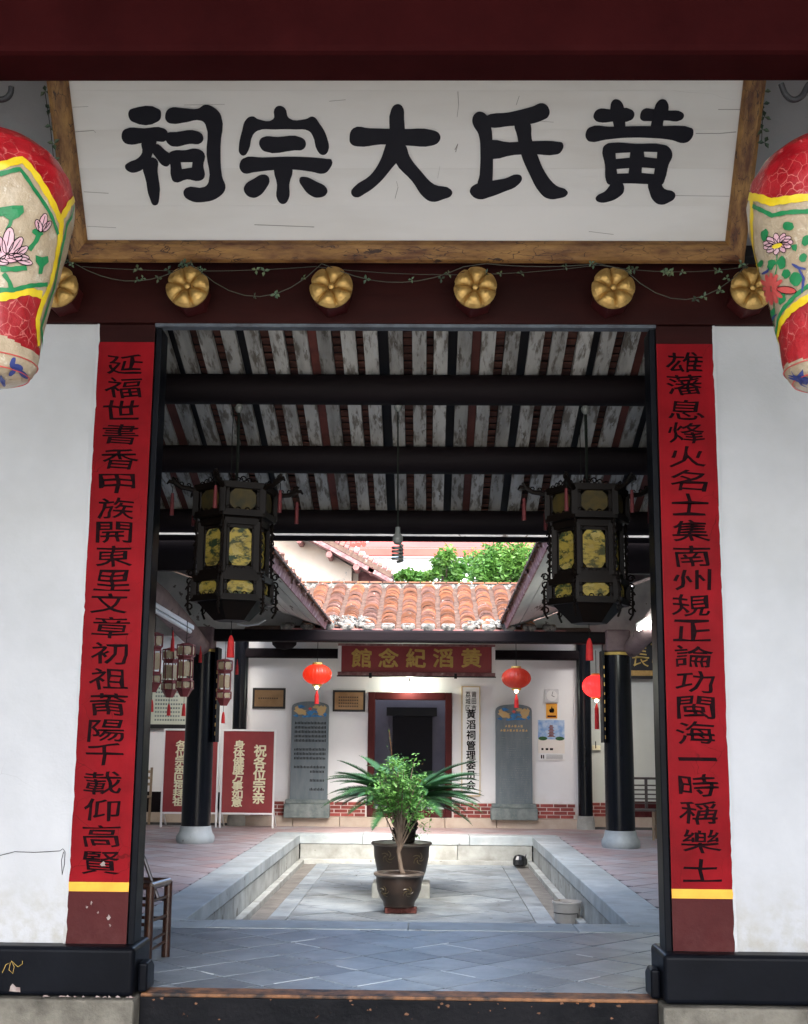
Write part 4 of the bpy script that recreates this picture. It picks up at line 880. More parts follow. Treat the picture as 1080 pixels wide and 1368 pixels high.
def stele(u0, u1, vt, vb, ub0, ub1, vbb, lb, gold):
    Y = YW-.16; a, b2 = at(u0, vb, Y), at(u1, vb, Y); top = at((u0+u1)/2, vt, Y).z; zb_ = at(u0, vb, Y).z; zbb = .156
    xa, xb = a.x, b2.x; p = empty('stone_tablet', ((xa+xb)/2, Y, 0), lb, 'stone tablet', 'grey inscribed tablets on the far wall')
    arc = []; w = (xb-xa)/2; cx = (xa+xb)/2
    for i in range(13):
        t = PI*i/12; arc.append((cx-w*math.cos(t)*1.0, Y, top-.11+.11*math.sin(t)**.7))
    MB().prism([(xa, Y, zb_), *arc, (xb, Y, zb_)], (0, .13, 0)).build('slab', 'stele', p)
    q0, q1 = at(ub0, vbb, Y-.05).x, at(ub1, vbb, Y-.05).x
    MB().box(q0+.02, q1-.02, Y-.05, Y+.14, zb_-.065, zb_).build('base_moulding', 'stele_base', p, bevel=.01)
    MB().box(q0, q1, Y-.08, Y+.14, zbb-.02, zb_-.067).build('base', 'stele_base', p, bevel=.015)
    # carved painted crest with two facing beasts over waves
    for mname, items in (('ochre', [(-.17, -.17, .09, .045), (-.22, -.13, .04, .05), (.17, -.13, .07, .06), (.20, -.20, .06, .04), (.10, -.09, .05, .03), (-.10, -.2, .04, .03), (.24, -.12, .03, .05)]), ('blue', [(0, -.20, .05, .05), (-.16, -.09, .06, .028), (-.07, -.25, .07, .018), (.11, -.24, .08, .02), (.08, -.17, .05, .02), (-.23, -.24, .04, .02), (.25, -.22, .03, .03)]), ('lan_petal_red', [(0.0, -.125, .03, .025)])):
        o = MB()
        for i, (dx, dz, rx, rz) in enumerate(items):
            s = w/.31; o.prism([(cx+dx*s+rx*s*math.cos(t)*(1+.3*math.sin(3*t+i)), Y-.001, top+dz+rz*math.sin(t)*(1+.25*math.cos(4*t+i))) for t in [2*PI*k/14 for k in range(14)]], (0, -.008-.0012*i, 0))
        kind(o.build('crest_carving', mname, p))
    o = MB()
    if gold:
        g3 = MB()
        for r_, n_ in ((0, 6), (1, 9)):
            for k in range(n_):
                xx = cx+(k-(n_-1)/2)*.052; zz = top-.36-r_*.07; g3.box(xx-.017, xx+.017, Y-.003, Y-.0008, zz-.02, zz+.02) if k % 2 else g3.prism([(xx-.02, Y-.001, zz-.018), (xx+.02, Y-.001, zz-.012), (xx+.004, Y-.001, zz+.022)], (0, -.002, 0))
        kind(g3.build('gold_inscription', 'ochre', p))
        for r_ in range(34):
            zz = top-.55-r_*.036; x = xa+.06
            while x < xb-.06:
                l = random.uniform(.01, .03); o.box(x, x+l, Y-.002, Y-.0008, zz, zz+random.uniform(.004, .012)); x += l+random.uniform(.006, .02)
    else:
        for r_ in range(16):
            if r_ in (5, 9, 12, 14): continue
            zz = top-.36-r_*.072; x = (xa+.06) if r_ < 11 else cx+.02
            while x < xb-.05: o.box(x, x+.013, Y-.002, Y-.0008, zz-.02, zz+.026*random.uniform(.5, 1)); x += .024
    kind(o.build('engraved_text', 'ink' if not gold else 'stele_base', p, fix=False)) 
stele(387, 437, 937, 1068, 379, 440, 1088, 'left grey stone tablet with painted crest, beside the maroon notice board', False)
stele(663, 712, 941, 1074, 656, 719, 1094, 'right grey stone tablet with painted crest, between vertical white sign and calendar', True)
a, b2 = at(618, 918, YW-.03), at(641, 1063, YW-.03)
vs = empty('vertical_sign', ((a.x+b2.x)/2, YW, b2.z), 'tall white vertical sign with black characters 黄滔祠管理委员会 right of the far doorway', 'sign')
MB().box(a.x, b2.x, YW-.03, YW-.003, b2.z, a.z).build('sign_board', 'white_paint', vs, bevel=.003)
for (p0, p1, q0, q1) in ((a.x-.012, a.x-.001, b2.z-.012, a.z+.012), (b2.x+.001, b2.x+.012, b2.z-.012, a.z+.012), (a.x, b2.x, a.z+.001, a.z+.012), (a.x, b2.x, b2.z-.012, b2.z-.001)): MB().box(p0, p1, YW-.033, YW-.003, q0, q1).build('border', 'gold_paint', vs)
for ch, v in zip('黄滔祠管理委员会', (954, 968, 982, 996, 1009, 1022, 1036, 1049)): put_char('character', ch, at(629.5, v, YW-.036), .15, .15, 'ink', vs, bold=.022)
for col, u in (('莆田市', 633.5), ('荔城区', 625.5)):
    for ch, v in zip(col, (928, 937, 946)): put_char('small_character', ch, at(u, v, YW-.036), .082, .10, 'ink', vs, bold=.008)
a, b2 = at(728, 920, YW-.06), at(747, 939, YW-.06); ck = empty('wall_clock', ((a.x+b2.x)/2, YW, b2.z), 'small square white wall clock above the yellow sticker', 'clock')
MB().box(a.x, b2.x, YW-.06, YW-.002, b2.z, a.z).build('case', 'lamp_off', ck, bevel=.02); MB().tube([((a.x+b2.x)/2, YW-.061, (a.z+b2.z)/2), ((a.x+b2.x)/2, YW-.066, (a.z+b2.z)/2)], .09, 24).build('dial', 'white_paint', ck)
cc = Vector(((a.x+b2.x)/2, YW-.068, (a.z+b2.z)/2)); MB().bar(cc, cc+Vector((.02, 0, .07)), .006, .003, Vector((0, 1, 0))).bar(cc, cc+Vector((.045, 0, -.02)), .008, .003, Vector((0, 1, 0))).build('hands', 'ink', ck)
a, b2 = at(730, 940, YW-.02), at(745, 960, YW-.02); st = empty('warning_sticker', ((a.x+b2.x)/2, YW, b2.z), 'yellow sticker with a black flame between the clock and the calendar', 'sticker')
MB().box(a.x, b2.x, YW-.012, YW-.002, b2.z, a.z).build('sheet', 'orange_label', st); c = Vector(((a.x+b2.x)/2, YW-.0125, (a.z+b2.z)/2+.02))
MB().prism([c+Vector((x*.05, 0, z*.06)) for x, z in ((-.6, -.8), (-.9, -.2), (-.5, .4), (-.3, .1), (0, 1), (.4, .3), (.6, .5), (.9, -.2), (.6, -.8))], (0, -.003, 0)).build('flame', 'ink', st)
MB().box(a.x+.02, b2.x-.02, YW-.0145, YW-.0125, b2.z+.02, b2.z+.05).build('caption', 'maroon', st)
a, b2 = at(719, 962, YW-.02), at(755, 1016, YW-.02); cl_ = empty('wall_calendar', ((a.x+b2.x)/2, YW, b2.z), 'hanging paper calendar with a blue pagoda picture beside the right tablet', 'calendar')
H_ = a.z-b2.z; W_ = b2.x-a.x
MB().box(a.x, b2.x, YW-.02, YW-.004, b2.z, a.z).build('sheet', 'paper', cl_); MB().box(a.x, b2.x, YW-.0225, YW-.0205, b2.z+H_*.52, a.z).build('sky_print', 'sky_blue', cl_)
MB().box(a.x, b2.x, YW-.0225, YW-.0205, b2.z+.005, b2.z+H_*.17).build('date_strip', 'white_paint', cl_)
o = MB(); cx = a.x+W_*.5
for k in range(4): w = W_*(.17-.018*k); z = b2.z+H_*(.58+k*.075); o.prism([(cx-w, YW-.023, z), (cx-w*.55, YW-.023, z+H_*.03), (cx+w*.55, YW-.023, z+H_*.03), (cx+w, YW-.023, z)], (0, -.002, 0)); o.box(cx-w*.5, cx+w*.5, YW-.0245, YW-.023, z+H_*.031, z+H_*.07)
kind(o.build('pagoda_print', 'eave_red', cl_))
o = MB(); [o.prism([(a.x+W_*(f0)+W_*.17*math.cos(t), YW-.023, b2.z+H_*.54+H_*.05*math.sin(t)) for t in [2*PI*k/12 for k in range(12)]], (0, -.0012, 0)) for f0 in (.18, .82)]; kind(o.build('tree_print', 'leaf_cycad', cl_))
o = MB()
for k in range(3): o.box(a.x+W_*(.12+.16*k), a.x+W_*(.2+.18*k), YW-.0225, YW-.0205, b2.z+H_*.25, b2.z+H_*.30)
for k in range(4): o.box(a.x+W_*.3, a.x+W_*.92, YW-.0245, YW-.0228, b2.z+H_*(.035+.03*k), b2.z+H_*(.043+.03*k))
o.box(a.x+W_*.1, a.x+W_*.15, YW-.0245, YW-.0228, b2.z+H_*.04, b2.z+H_*.13); o.box(a.x+W_*.18, a.x+W_*.22, YW-.0245, YW-.0228, b2.z+H_*.04, b2.z+H_*.13); kind(o.build('text_print', 'ink', cl_))
a, b2 = at(790, 905, 22.0), at(815, 950, 22.0)
# wings beyond the back columns
for sx, nm in ((-1, 'left'), (1, 'right')):
    x0, x1 = sorted((sx*2.73 if sx > 0 else -2.99, sx*5.0)); w = empty('wing_wall', (sx*3.8, 22.0, 0), f'pale wall of the {nm} wing behind the gallery', 'wall')
    MB().box(x0, x1, 22.0, 22.2, .15, 3.9).build('plaster', 'plaster_grey' if sx > 0 else 'plaster_far', w); MB().box(x0, x1, 21.88, 21.998, -.05, .155).build('base_stone', 'stone_warm', w)
    if sx > 0: bricks(x0+.05, x0+.75, w, 22.0); MB().box(x0+.76, x1, 21.98, 21.999, .156, .42).build('dado', 'maroon', w)
    else: MB().box(x0, x1, 21.985, 21.999, .156, .5).build('dado', 'beam_black', w)
    MB().box(x0+(0 if sx > 0 else 0), x1, 21.4, 21.97, 3.25, 3.35).build('soffit', 'soffit', w)
a = at(802, 945, 21.97); b2 = at(797, 1000, 21.97)
o = empty('light_switch', b2, 'small cream light switch box on the wall right of the right back column', 'switch'); MB().box(b2.x-.07, b2.x+.07, 21.95, 21.998, b2.z-.03, b2.z+.05).build('box', 'cream_paint', o, bevel=.005); MB().box(b2.x-.02, b2.x-.005, 21.94, 21.95, b2.z+.0, b2.z+.12).build('lever', 'iron', o)
a, b2 = at(843, 845, 21.9), at(884, 907, 21.9)
pg = empty('calligraphy_plaque', (a.x, 21.9, b2.z), 'dark plaque with gold characters 長 and 百 seen right of the right column', 'plaque')
MB().box(a.x-.5, b2.x+.6, 21.9, 21.99, b2.z, a.z+.15).build('panel', 'black_wood', pg); MB().box(a.x-.5, b2.x+.6, 21.885, 21.899, b2.z+.05, b2.z+.14).build('carved_rail', 'gold', pg)
put_char('character', '長', at(856, 877, 21.89), .30, .34, 'gold_paint', pg, bold=.0, fit=True, jit=.1, wobble=.03); put_char('character', '百', at(880, 873, 21.89), .26, .34, 'gold_paint', pg, bold=.0, fit=True, jit=.1, wobble=.03)
# notice on the left wing wall
a, b2 = at(150, 925, 21.9), at(250, 968, 21.9)
nt_ = empty('wall_notice', (a.x, 21.9, b2.z), 'pale green wall notice with columns of small text behind the hanging small lanterns', 'notice')
MB().box(a.x, b2.x, 21.95, 21.99, b2.z, a.z+.35).build('sheet', 'notice', nt_); MB().box(a.x-.03, b2.x+.03, 21.93, 21.992, b2.z-.07, b2.z-.001).build('frame_rail', 'black_wood', nt_)
o = MB()
for r_ in range(11):
    for cblk in (.15, .85, 1.6):
        x = a.x+cblk-.1; e = x+random.uniform(.35, .55)
        while x < min(e, b2.x-.05): o.box(x, x+.03, 21.945, 21.9495, b2.z+.06+r_*.068, b2.z+.09+r_*.068); x += .045
kind(o.build('printed_text', 'stele_base', nt_, fix=False))
# maroon notice boards
def stand(u0, u1, uf0, uf1, Yp, txts, lb):
    a, b2 = at(u0, 977, Yp), at(u1, 977, Yp); zt_ = 1.53; zb_ = .24
    p = empty('notice_board', ((a.x+b2.x)/2, Yp, 0), lb, 'notice board', 'maroon boards on white stands')
    MB().box(a.x+.03, b2.x-.03, Yp, Yp+.03, zb_, zt_).build('panel', 'notice_red', p)
    for x in (a.x, b2.x-.028): MB().box(x, x+.028, Yp-.012, Yp+.035, 0.0, zt_+.03).build('leg', 'white_paint', p, bevel=.003)
    for z in (zb_-.03, zt_+.001): MB().box(a.x+.029, b2.x-.029, Yp-.012, Yp+.035, z, z+.029).build('rail', 'white_paint', p, bevel=.003)
    for x in (a.x, b2.x-.028): MB().bar((x+.014, Yp+.04, .3), (x+.014, Yp+.42, .0), .024, .02).build('back_strut', 'white_paint', p)
    for txt, u, v0, v1, w, m in txts:
        n = len(txt)
        for i, ch in enumerate(txt): put_char('character', ch, at(u[0]+(u[1]-u[0])*i/(n-1), v0+(v1-v0)*i/(n-1), Yp-.004), w, w*.95 if n < 6 else w*.78, m, p, bold=.03)
stand(297, 369, 297, 366, 20.6, [('祝各位宗亲', (348, 345.5), 1003, 1066, .195, 'cream_paint'), ('身体健康万事如意', (320, 316.5), 995, 1072, .175, 'cream_paint')], 'right maroon notice board reading 祝各位宗亲, beside the left stone tablet')
stand(219, 294, 216, 294, 20.6, [('各位宗亲回祠拜祖', (242.5, 238), 995, 1071, .175, 'cream_paint')], 'left maroon notice board, partly behind the left black column')
# lit tube and unlit tube
def fitting(u0, v0, u1, v1, Y0, Y1, lit, lb):
    A, B = at(u0, v0, Y0), at(u1, v1, Y1); p = empty('tube_light', A, lb, 'tube light'); d = B-A
    MB().bar(A+Vector((0, 0, .05)), B+Vector((0, 0, .05)), .06, .05).build('housing', 'lamp_off', p, bevel=.006)
    MB().tube([A+d*.03, B-d*.03], .022, 10).build('tube', 'lamp_white' if lit else 'lamp_off', p, smooth=True)
    return A, B
fitting(876, 827, 853, 841, 15.2, 15.9, True, 'lit white tube light at the right above the dark calligraphy plaque')
fitting(190, 806, 256, 845, 12.3, 13.6, False, 'unlit white tube light sloping across the left gallery beam')
pl = bpy.data.lights.new('tube_glow', 'POINT'); pl.energy = 8; pl.color = (.95, 1, .9); pl.shadow_soft_size = .2; po = bpy.data.objects.new('tube_glow', pl); COL.objects.link(po); po.location = at(864, 840, 15.5)
# pale board beside the lit tube and loose conduit at the left
P = [at(u, v, 13) for u, v in ((205, 757), (225, 760), (240, 758), (251, 753))]; simple('conduit', MB().tube(P, .014, 8), 'conduit', 'short bent white conduit near the top left of the gallery', 'conduit', smooth=True)
P = [at(u, v, 17.0) for u, v in ((317, 834), (330, 836), (345, 834), (355, 828))]; simple('conduit', MB().tube(P, .012, 8), 'conduit', 'curved white conduit right of the left gallery beam end', 'conduit', smooth=True)
# ---- red balloon lanterns
def red_lantern(u, v, Y, rx, ry, m, lb, ztop, tl=.2):
    c = at(u, v, Y); p = empty('red_lantern', c, lb, 'lantern', 'round red lanterns'); pr_ = []
    for i in range(17): t = -PI/2*.88+PI*.88*i/16; pr_.append((rx*math.cos(t), ry*math.sin(t)))
    MB().lathe(c, pr_, 96, 24, .018).build('silk_body', m, p, smooth=True)
    for s in (-1, 1): MB().lathe((c.x, c.y, c.z+s*(ry+.0)), [(.07, -.02), (.075, 0), (.07, .02)], 20).build('cap', 'gold_paint', p, smooth=True)
    MB().tube([(c.x, c.y, c.z+ry), (c.x, c.y, ztop)], .005, 6).build('cord', 'wire', p)
    MB().lathe((c.x, c.y, c.z-ry-.035), [(.012, -.025), (.028, 0), (.012, .02)], 12).build('bulb', 'bulb_lit', p, smooth=True)
    MB().lathe((c.x, c.y, c.z-ry-.14), [(.034, -tl*.7), (.03, -.02), (.018, .02), (.004, .06)], 12).build('tassel', 'tassel', p)
    return p
red_lantern(424, 901, 18.7, .215, .155, 'silk_red', 'round red lantern with lit bulb left of the red name board', 2.95)
red_lantern(690, 906, 18.7, .215, .155, 'silk_dull', 'darker round red lantern right of the red name board', 2.95)
red_lantern(797, 917, 18.7, .205, .17, 'silk_lit', 'brightly glowing red lantern beside the right black column', 2.75, .45)
# ---- hexagonal palace lanterns
def curl(c, r, n=14, turns=1.25, flip=1, ax=(Vector((1, 0, 0)), Vector((0, 0, 1)))):
    return [c+ax[0]*(r*(1-.6*i/n)*math.cos(turns*2*PI*i/n)*flip)+ax[1]*(r*(1-.6*i/n)*math.sin(turns*2*PI*i/n)) for i in range(n+1)]
def palace(c, zt, sr, sz, fr, gl, ts, lb, group, cord, rot, detail, tl=.17):
    p = empty('palace_lantern', (c[0], c[1], zt-.95*sz), lb, 'lantern', group); C = Vector((c[0], c[1], 0))
    def cor(k, r): a = rot+k*PI/3; return C+Vector((math.sin(a)*r, -math.cos(a)*r, 0))
    fm = MB(); tiers = ((0, -.20, .27, True), (-.255, -.62, .225, True), (-.66, -.80, .262, True)); fret = MB()
    for ti, (z0, z1, r, pn) in enumerate(tiers):
        r *= sr; a0, a1 = zt+z0*sz, zt+z1*sz; bt = (.026 if detail else .02)*sr
        for k in range(6):
            A, B = cor(k, r), cor(k+1, r); Z0, Z1 = Vector((0, 0, a0)), Vector((0, 0, a1))
            fm.bar(A+Z0, B+Z0, bt*1.3, bt*1.6); fm.bar(A+Z1, B+Z1, bt*1.3, bt*1.6); fm.bar(A+Z0, A+Z1, bt*1.5, bt*1.5, Vector((0, 1, .01)))
            q_ = .16 if detail else .12; i0 = A+(B-A)*q_; i1 = A+(B-A)*(1-q_); zz0 = a0+(a1-a0)*.13; zz1 = a0+(a1-a0)*.87; ih = (i0+(C-i0)*.03, i1+(C-i1)*.03)
            i0, i1 = Vector((ih[0].x, ih[0].y, 0)), Vector((ih[1].x, ih[1].y, 0)); cw = (i1-i0)*.2; chh = (zz0-zz1)*(.12 if ti == 1 else .25)
            outl = [i0+cw+Vector((0, 0, zz0)), i1-cw+Vector((0, 0, zz0)), i1+Vector((0, 0, zz0-chh)), i1+Vector((0, 0, zz1+chh)), i1-cw+Vector((0, 0, zz1)), i0+cw+Vector((0, 0, zz1)), i0+Vector((0, 0, zz1+chh)), i0+Vector((0, 0, zz0-chh))]
            nrm = (i1-i0).cross(Vector((0, 0, 1))).normalized(); MB().prism(outl, nrm*-.003).build('glass_panel', 'glass_dim' if detail and ti == 0 else gl, p)
            if detail:
                for (f0, f1, h0, h1) in ((.02, .16, a1, a0), (.84, .98, a1, a0), (.16, .84, a1, zz1), (.16, .84, zz0, a0)): fm.prism([A+(B-A)*f0+Vector((0, 0, h0)), A+(B-A)*f1+Vector((0, 0, h0)), A+(B-A)*f1+Vector((0, 0, h1)), A+(B-A)*f0+Vector((0, 0, h1))], (C-A).normalized()*.008)
                ax = ((B-A).normalized(), Vector((0, 0, 1)))
                for (f0, zc) in ((.13, a1+.03), (.87, a1+.03), (.13, a0-.03), (.87, a0-.03), (.38, a1+.022), (.62, a1+.022)):
                    fret.tube(curl(A+(B-A)*f0+Vector((0, 0, zc)), .018*sr, 8, 1, 1 if f0 < .5 else -1, ax), .0035, 4, False)
                fret.tube([A+Vector((0, 0, zz0)), i0+cw*.8+Vector((0, 0, zz0)), i0+Vector((0, 0, zz0-chh))], .005, 4, False); fret.tube([A+Vector((0, 0, zz1)), i0+cw*.8+Vector((0, 0, zz1)), i0+Vector((0, 0, zz1+chh))], .005, 4, False)
                fret.tube([B+Vector((0, 0, zz0)), i1-cw*.8+Vector((0, 0, zz0)), i1+Vector((0, 0, zz0-chh))], .005, 4, False); fret.tube([B+Vector((0, 0, zz1)), i1-cw*.8+Vector((0, 0, zz1)), i1+Vector((0, 0, zz1+chh))], .005, 4, False)
    fm.build('frame', fr, p)
    # decks closing the tiers
    for z0, z1, r0, r1 in ((.0, .04, .26, .10), (-.21, -.245, .26, .22), (-.63, -.655, .22, .255), (-.81, -.95, .25, .12)):
        dk = MB(); dk.lathe((c[0], c[1], zt), [(r1*sr if z1 > z0 else r0*sr, min(z0, z1)*sz if z1 > z0 else z0*sz), (r0*sr if z1 > z0 else r1*sr, z1*sz)] if z1 < z0 else [(r0*sr, z0*sz), (r1*sr, z1*sz)], 6, rot=rot-PI/2); dk.build('deck', fr, p)
    if detail:
        # crest rail scrolls on the crown and side frets
        for k in range(6):
            A, B = cor(k, .27*sr), cor(k+1, .27*sr); ax = ((B-A).normalized(), Vector((0, 0, 1)))
            for f0, hh in ((.2, .018), (.35, .03), (.5, .04), (.65, .03), (.8, .018)):
                fret.tube(curl(A+(B-A)*f0+Vector((0, 0, zt+hh)), .022, 9, 1.1, 1 if f0 < .5 else -1, ax), .005, 4, False)
            o = (A-C).normalized(); ax = (o, Vector((0, 0, 1)))
            for i_, zz in enumerate((.27, .32, .37, .42, .47, .52, .57, .62, .68, .74, .80, .86)):
                rr_ = (.232 if zz < .62 else .27)*sr; fret.tube(curl(cor(k, rr_)+o*.02+Vector((0, 0, zt-zz*sz)), .027, 9, 1.2, 1 if i_ % 2 else -1, ax), .006, 4, False)
            fret.tube([cor(k, .262*sr)+Vector((0, 0, zt-.2*sz)), cor(k, .256*sr)+Vector((0, 0, zt-.4*sz)), cor(k, .262*sr)+Vector((0, 0, zt-.64*sz)), cor(k, .298*sr)+Vector((0, 0, zt-.70*sz)), cor(k, .298*sr)+Vector((0, 0, zt-.88*sz)), cor(k, .275*sr)+Vector((0, 0, zt-.92*sz))], .008, 5, False)
        kind(fret.build('fretwork', fr, p, fix=False))
        for k in range(6):
            A = cor(k, .27*sr); o = (A-C).normalized(); b = MB(); Z = Vector((0, 0, 1)); s0 = A+Z*(zt-.02)
            P = [s0, s0+o*.05+Z*.015, s0+o*.10+Z*.02, s0+o*.14+Z*.045, s0+o*.165+Z*.085]; b.tube(P, [.016, .018, .016, .020, .010], 8)
            b.tube([P[3], P[3]+o*.045+Z*.01, P[3]+o*.06-Z*.01], [.016, .014, .006], 6)
            for q in P[1:4]: b.tube(curl(q+Z*.022, .016, 7, 1, 1, (o, Z)), .004, 4, False)
            d = b.build('dragon_bracket', fr, p, smooth=True)
            e = P[3]+o*.02-Z*.02; MB().tube([e, e-Z*.05], .0025, 4).build('tassel_cord', 'wire', d); MB().lathe((e.x, e.y, e.z-.05), [(.014, -.15), (.012, -.04), (.009, 0)], 10).build('tassel', 'tassel_dark', d)
    bz = zt-.95*sz
    MB().tube([(c[0], c[1], bz+.02), (c[0], c[1], bz-.07*sz-.03)], .0025, 4).build('tassel_cord', 'wire', p)
    MB().lathe((c[0], c[1], bz-.07*sz-.05), [(.026*tl/.17, -tl*.75), (.022*tl/.17, -.03), (.016*tl/.17, .0), (.006, .02)], 12).build('tassel', ts, p)
    MB().tube([(c[0], c[1], zt+.0), (c[0]+.004, c[1], (zt+cord)/2), (c[0], c[1], cord)], .011 if detail else .004, 6).build('cord', 'wire', p)
    if detail:
        MB().tube([(c[0]-.035, c[1], cord), (c[0]-.04, c[1], (zt+cord)/2+.1), (c[0]-.035, c[1]+.01, zt)], .003, 5).build('cable', 'wire', p)
        MB().lathe((c[0], c[1], cord-.02), [(.010, -.03), (.025, -.01), (.03, .01), (.02, .03)], 12).build('ceiling_rose', 'cfl', p, smooth=True)
    return p
cL = at(312, 760, 8.33); cR = at(786, 760, 8.33)
palace((cL.x, 8.33), 3.06, 1.0, .93, 'fret', 'glass_paint', 'tassel', 'left large dark hexagonal palace lantern with painted yellow panels', 'large dark palace lanterns', 3.66, math.radians(-9), True)
palace((cR.x, 8.33), 3.06, 1.0, .93, 'fret', 'glass_paint', 'tassel', 'right large dark hexagonal palace lantern with painted yellow panels', 'large dark palace lanterns', 3.66, math.radians(-25), True)
for (u, v0, v1, Y, lb, rz) in ((207, 848, 925, 12.8, 'small red palace lantern nearest the left door post', .3), (229, 868, 932, 13.6, 'small shadowed red palace lantern behind the other two at the left', .5), (249, 862, 931, 12.8, 'small red palace lantern just left of the left black column', -.1), (301, 883, 943, 14.0, 'small red palace lantern just right of the left black column', .1)):
    a, b2 = at(u, v0, Y), at(u, v1, Y); h = a.z-b2.z
    palace((a.x, Y), a.z, .34, h/.95, 'fret_red', 'glass_cream', 'tassel', lb, 'small red palace lanterns', a.z+.25, rz, False, .14)
for (u, v, Y) in ((345/4.92+190+9, 858, 12.8),):
    pass
# spare tassels hanging from a rail at the left
for (u, v, Y, lb) in ((231, 855, 13, 'thin red tassel hanging between the small red lanterns at the far left'), (268, 873, 16.5, 'pair of thin red tassels left of the left column top'), (317, 890, 18, 'thin dark red tassels right of the left column top')):
    c = at(u, v, Y); simple('hanging_tassel', MB().lathe(c, [(.022, -.12), (.018, 0), (.01, .03), (.003, .1)], 8), 'tassel', lb, 'tassel')
# bulb in the centre
c0 = at(532, 540, 8.33); bz = at(532, 712, 8.33).z
bu = empty('hanging_bulb', (c0.x, 8.33, bz), 'unlit spiral bulb hanging on a cord in the middle of the doorway', 'bulb')
MB().tube([(c0.x, 8.33, 3.66), (c0.x+.004, 8.33, 3.2), (c0.x+.008, 8.33, bz)], .006, 6).build('cord', 'wire', bu); MB().lathe((c0.x, 8.33, 3.655), [(.012, -.03), (.025, -.01), (.03, .01)], 12).build('ceiling_rose', 'cfl', bu, smooth=True)
bx = c0.x+.008
MB().lathe((bx, 8.33, bz), [(.016, .04), (.018, .0), (.034, -.025), (.036, -.05), (.024, -.075), (.01, -.08)][::-1], 20).build('socket', 'cfl', bu, smooth=True)
P = [(bx+.033*math.cos(i*.55), 8.33+.033*math.sin(i*.55), bz-.09-i*.0021) for i in range(50)]; MB().tube([(bx+.01, 8.33, bz-.075)]+P, .0095, 8).build('spiral_tube', 'cfl', bu, smooth=True)
# ================================================================ FAR ROOF
fr_ = empty('far_roof', (0, 19, 3.03), 'orange and brown barrel tile roof of the far hall beyond the court', 'roof')
E0, SLP = Vector((0, 18.72, 3.0)), .36
def rp(x, s, h=0):
    c, n_ = math.cos(math.atan(SLP)), math.sin(math.atan(SLP)); return Vector((x, E0.y+s*c-h*n_, E0.z+s*n_+h*c))
LS = 2.86; sa_ = math.atan(SLP)
MB().prism([rp(-2.6, 0, -.03), rp(2.6, 0, -.03), rp(2.6, LS, -.03), rp(-2.6, LS, -.03)], rp(0, 0, .03)-rp(0, 0, -.02)).build('roof_deck', 'roof_pan', fr_)
nrow = 24; cs = LS/nrow
bmx = MB(); prf = [(math.cos(PI*i/6)*.112, math.sin(PI*i/6)*.08) for i in range(7)]
# one barrel tile, lying along +Y (up slope), slightly thicker at its lower lip
ring0 = [(x*1.04, 0, z*1.12+.022) for x, z in prf]; ring1 = [(x*.92, .17, z*.9) for x, z in prf]; lip = [(x*.86, 0, z*.86+.015) for x, z in prf]
bmx.add(ring0+ring1+lip, [(i, i+1, 7+i+1, 7+i) for i in range(6)]+[(14+i, 14+i+1, i+1, i) for i in range(6)])
bme = {k: bmx.mesh('barrel_tile', True) for k in ('roof_orange', 'roof_brown')}
pan = MB(); cols = [(-1.95+.302*i) for i in range(14)]
for ci, cx in enumerate(cols):
    big = -1.75 < cx < 1.75; extra_ = MB()
    for r_ in range(nrow):
        s = r_*cs; q = rp(cx+random.uniform(-.006, .006)+.006*math.sin(r_*.8+ci), s, .012)
        k = 'roof_brown' if (random.random() < .22 or ci in (2, 4) and random.random() < .6) else 'roof_orange'
        if big: mobj('barrel_tile', bme[k], k, fr_, q, (sa_+random.uniform(-.02, .03), random.uniform(-.03, .03), random.uniform(-.04, .04)), (1, 1, random.uniform(.9, 1.1)))
    for r_ in range(32):           # pan tiles in the channel right of this barrel
        s = r_*LS/32; T = Matrix.Translation(rp(cx+.151, s, .004)) @ Matrix.Rotation(sa_-.10, 4, 'X'); pan.box(-.06, .06, 0, .12, .012, .024, T)
kind(pan.build('pan_tiles', 'roof_pan', fr_, fix=False))
# drip tiles: triangle tongues hanging between barrels and mortar plugs on the barrel ends
for cx in cols:
    x = cx+.151; y = E0.y-.03; z = E0.z+.045
    MB().prism([(x-.10, y, z), (x-.05, y, z-.055), (x, y-.004, z-.105), (x+.05, y, z-.055), (x+.10, y, z)], (0, .018, 0)).build('drip_tile', 'drip_tile', fr_)
    mlt = MB().box(-.105, .105, -.02, .12, .0, .10, Matrix.Translation(rp(cx, 0, .015)) @ Matrix.Rotation(sa_, 4, 'X')); mlt.build('end_mortar', 'roof_mortar', fr_, bevel=.035, seg=3)
MB().box(-2.6, 2.6, E0.y-.02, E0.y+.06, E0.z-.14, E0.z-.035).build('eave_fascia', 'drip_tile', fr_)
lump = MB()
for (ux, uy) in [(random.uniform(-1.4, -.75), random.uniform(0, .55)) for _ in range(60)]+[(random.uniform(.75, 1.4), random.uniform(0, .35)) for _ in range(45)]:
    s = random.uniform(.02, .055); lump.box(-s, s, -s, s, -s*.5, s*.5, Matrix.Translation(rp(ux, uy, .09)) @ Matrix.Rotation(random.random()*3, 4, (.3, .4, 1)))
kind(lump.build('mortar_lumps', 'roof_mortar', fr_, bevel=.012))
q = rp(0, LS); MB().prism([(-2.7, q.y-.06, q.z-.02), (-2.7, q.y+.16, q.z-.02), (-2.7, q.y+.14, q.z+.10), (-2.7, q.y-.03, q.z+.10)], (5.4, 0, 0)).build('ridge', 'roof_mortar', fr_, bevel=.02)
x = -2.6
while x < 2.6:
    MB().box(x, x+.2, q.y-.05, q.y+.12, q.z+.101, q.z+.125, None).build('ridge_tile', 'roof_orange', fr_); x += .22
